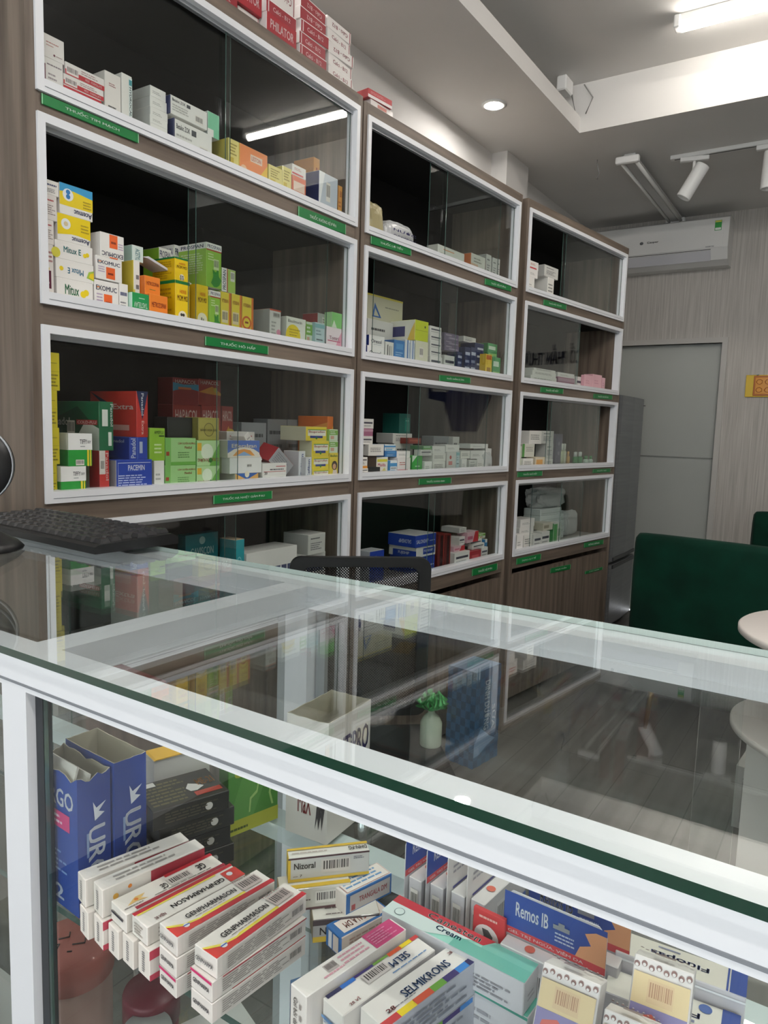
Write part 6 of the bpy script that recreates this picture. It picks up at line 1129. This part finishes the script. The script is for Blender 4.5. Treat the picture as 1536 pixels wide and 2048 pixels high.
# lime lidded carton and teal display on the fourth shelf of the left cabinet
t = empty('opened_carton', (0, 0, 0), 0, 'opened lime green lidded carton with white flap, fourth shelf, left cabinet', 'medicine box'); place(t, 0, .26, .05, Z3)
mb = MB(); mb.bbox((0, 0, 0), (.14, .1, .185), ink('#cfd0c8'), .001); mb.build('box_body', t)
mb = MB(); mb.prism([(0, .19), (.02, .186), (.13, .205), (.145, .224), (.12, .222), (.01, .212)], .0, .1, ink('#9cb82c'), 'y'); mb.build('lime_lid', t)
mb = MB(); mb.prism([(.14, .186), (.20, .215), (.202, .213), (.142, .183)], .0, .09, ink('#dcdcd4'), 'y'); mb.build('white_flap', t)
o = carton('display_header', .115, .03, .26, ('#14646c', '#0f4c54', '#1a747c', [('t','f','GAVISCON',.15,.78,.85,.86,'#a8b4b0'), ('d','f',.5,.93,.04,'#8ca8a4'), ('p','f',[(.2,.2),(.8,.2),(.6,.6),(.3,.6)],'#2c8c90')])); place(o, 0, .44, .085, Z3); tag(o, 'dark teal display header with pale lettering, fourth shelf, left cabinet', 'medicine box')
# ================================================================ ON TOP OF THE CABINETS
CT = TOPZ + .0003
CW = ('#e6e0dc', '#d6d0cc', '#efeae6', [('t','f','Calci - B12',.18,.35,.8,.68,'#8c3040'), ('b','f',.93,.02,.96,.98,'#8c2434'), ('b','f',.0,.97,1,1,'#f6f4f2')])
CWi = (CW[0], CW[1], CW[2], [('t','f','Calci - B12',.2,.35,.85,.68,'#8c3040',180), ('b','f',.93,.02,.96,.98,'#8c2434')])
CR = ('#9c2430', '#e0d8d6', '#efe6e4', [('t','f','Calci - B12',.22,.3,.8,.65,'#ecd4d4'), ('b','f',.0,.93,1,1,'#f2ecea'), ('b','f',.06,.05,.09,.9,'#e8d0d0')])
CRi = (CR[0], CR[1], CR[2], [('t','f','Calci - B12',.25,.3,.85,.65,'#ecd4d4',180), ('b','f',.0,.93,1,1,'#f2ecea')])
PH = ('#a8202c', '#e0d8d6', '#b02834', [('t','f','PHILATOR',.12,.3,.9,.75,'#f0dcdc')])
GW, GRD = 'white calcium cartons stacked on the left cabinet', 'red calcium cartons stacked on the left cabinet'
def topbox(s, off, w_, d_, h_, z, spec, label, grp=None, yaw=0.0, ci=0): o = carton('medicine_carton', w_, d_, h_, spec); place(o, ci, s, off, CT + z, math.radians(yaw)); tag(o, label, 'medicine box', grp); return o
hh = .0315; nm = ['lowest', 'second up', 'third up', 'fourth up', 'topmost']
for i, (s, yw, sp) in enumerate(((.905, 0, CW), (.905, 1.5, CW), (.902, -2, CWi), (.898, 3, CW), (.895, 1, CWi))): topbox(s, .012, .118, .07, hh, i*.0318, sp, nm[i] + ' of five white calcium cartons stacked on the left cabinet', GW, yw)
for i, (s, yw, sp) in enumerate(((.775, 0, CR), (.772, 1, CR), (.778, -2, CR), (.774, 2, CRi), (.776, 4, CRi))): topbox(s, .010, .118, .07, hh, i*.0318, sp, nm[i] + ' of five red calcium cartons stacked left of the white ones', GRD, yw)
topbox(.640, .008, .118, .07, .05, 0, PH, 'red carton with big white capitals on the cabinet top, right hand one', None)
topbox(.640, .010, .118, .07, hh, .0505, CR, 'red carton resting on the right hand big lettered red carton')
topbox(.655, .012, .100, .07, .060, .0825, CWi, 'white carton with upside down lettering atop the red pair')
topbox(.560, .03, .076, .07, hh, 0, CWi, 'white carton low between two red ones on the cabinet top')
topbox(.54, .02, .095, .07, .055, .032, PH, 'big red lettered carton raised on a white one, cabinet top')
topbox(.42, .01, .118, .07, hh, 0, CR, 'low red calcium carton nearest the top frame edge')
topbox(.42, .01, .118, .07, hh, .0318, CRi, 'second red calcium carton nearest the top frame edge')
topbox(.02, .005, .115, .08, .02, 0, ('#e0d8d4', '#d0c8c4', '#e8e2de', [('b','f',.3,.2,.7,.7,'#c46c60')]), 'thin pale carton on the middle cabinet under a red one', None, 0, 1)
topbox(.005, .004, .115, .08, .026, .0203, ('#b82c34', '#b03038', '#c4404a', [('b','f',.0,0,1,.35,'#f0e6e4'), L('f',.1,.5,.9,.8,2,'#d98a8c')]), 'flat red and white carton at the left end of the middle cabinet top', None, -3, 1)
print('OBJECTS', len(bpy.data.objects))
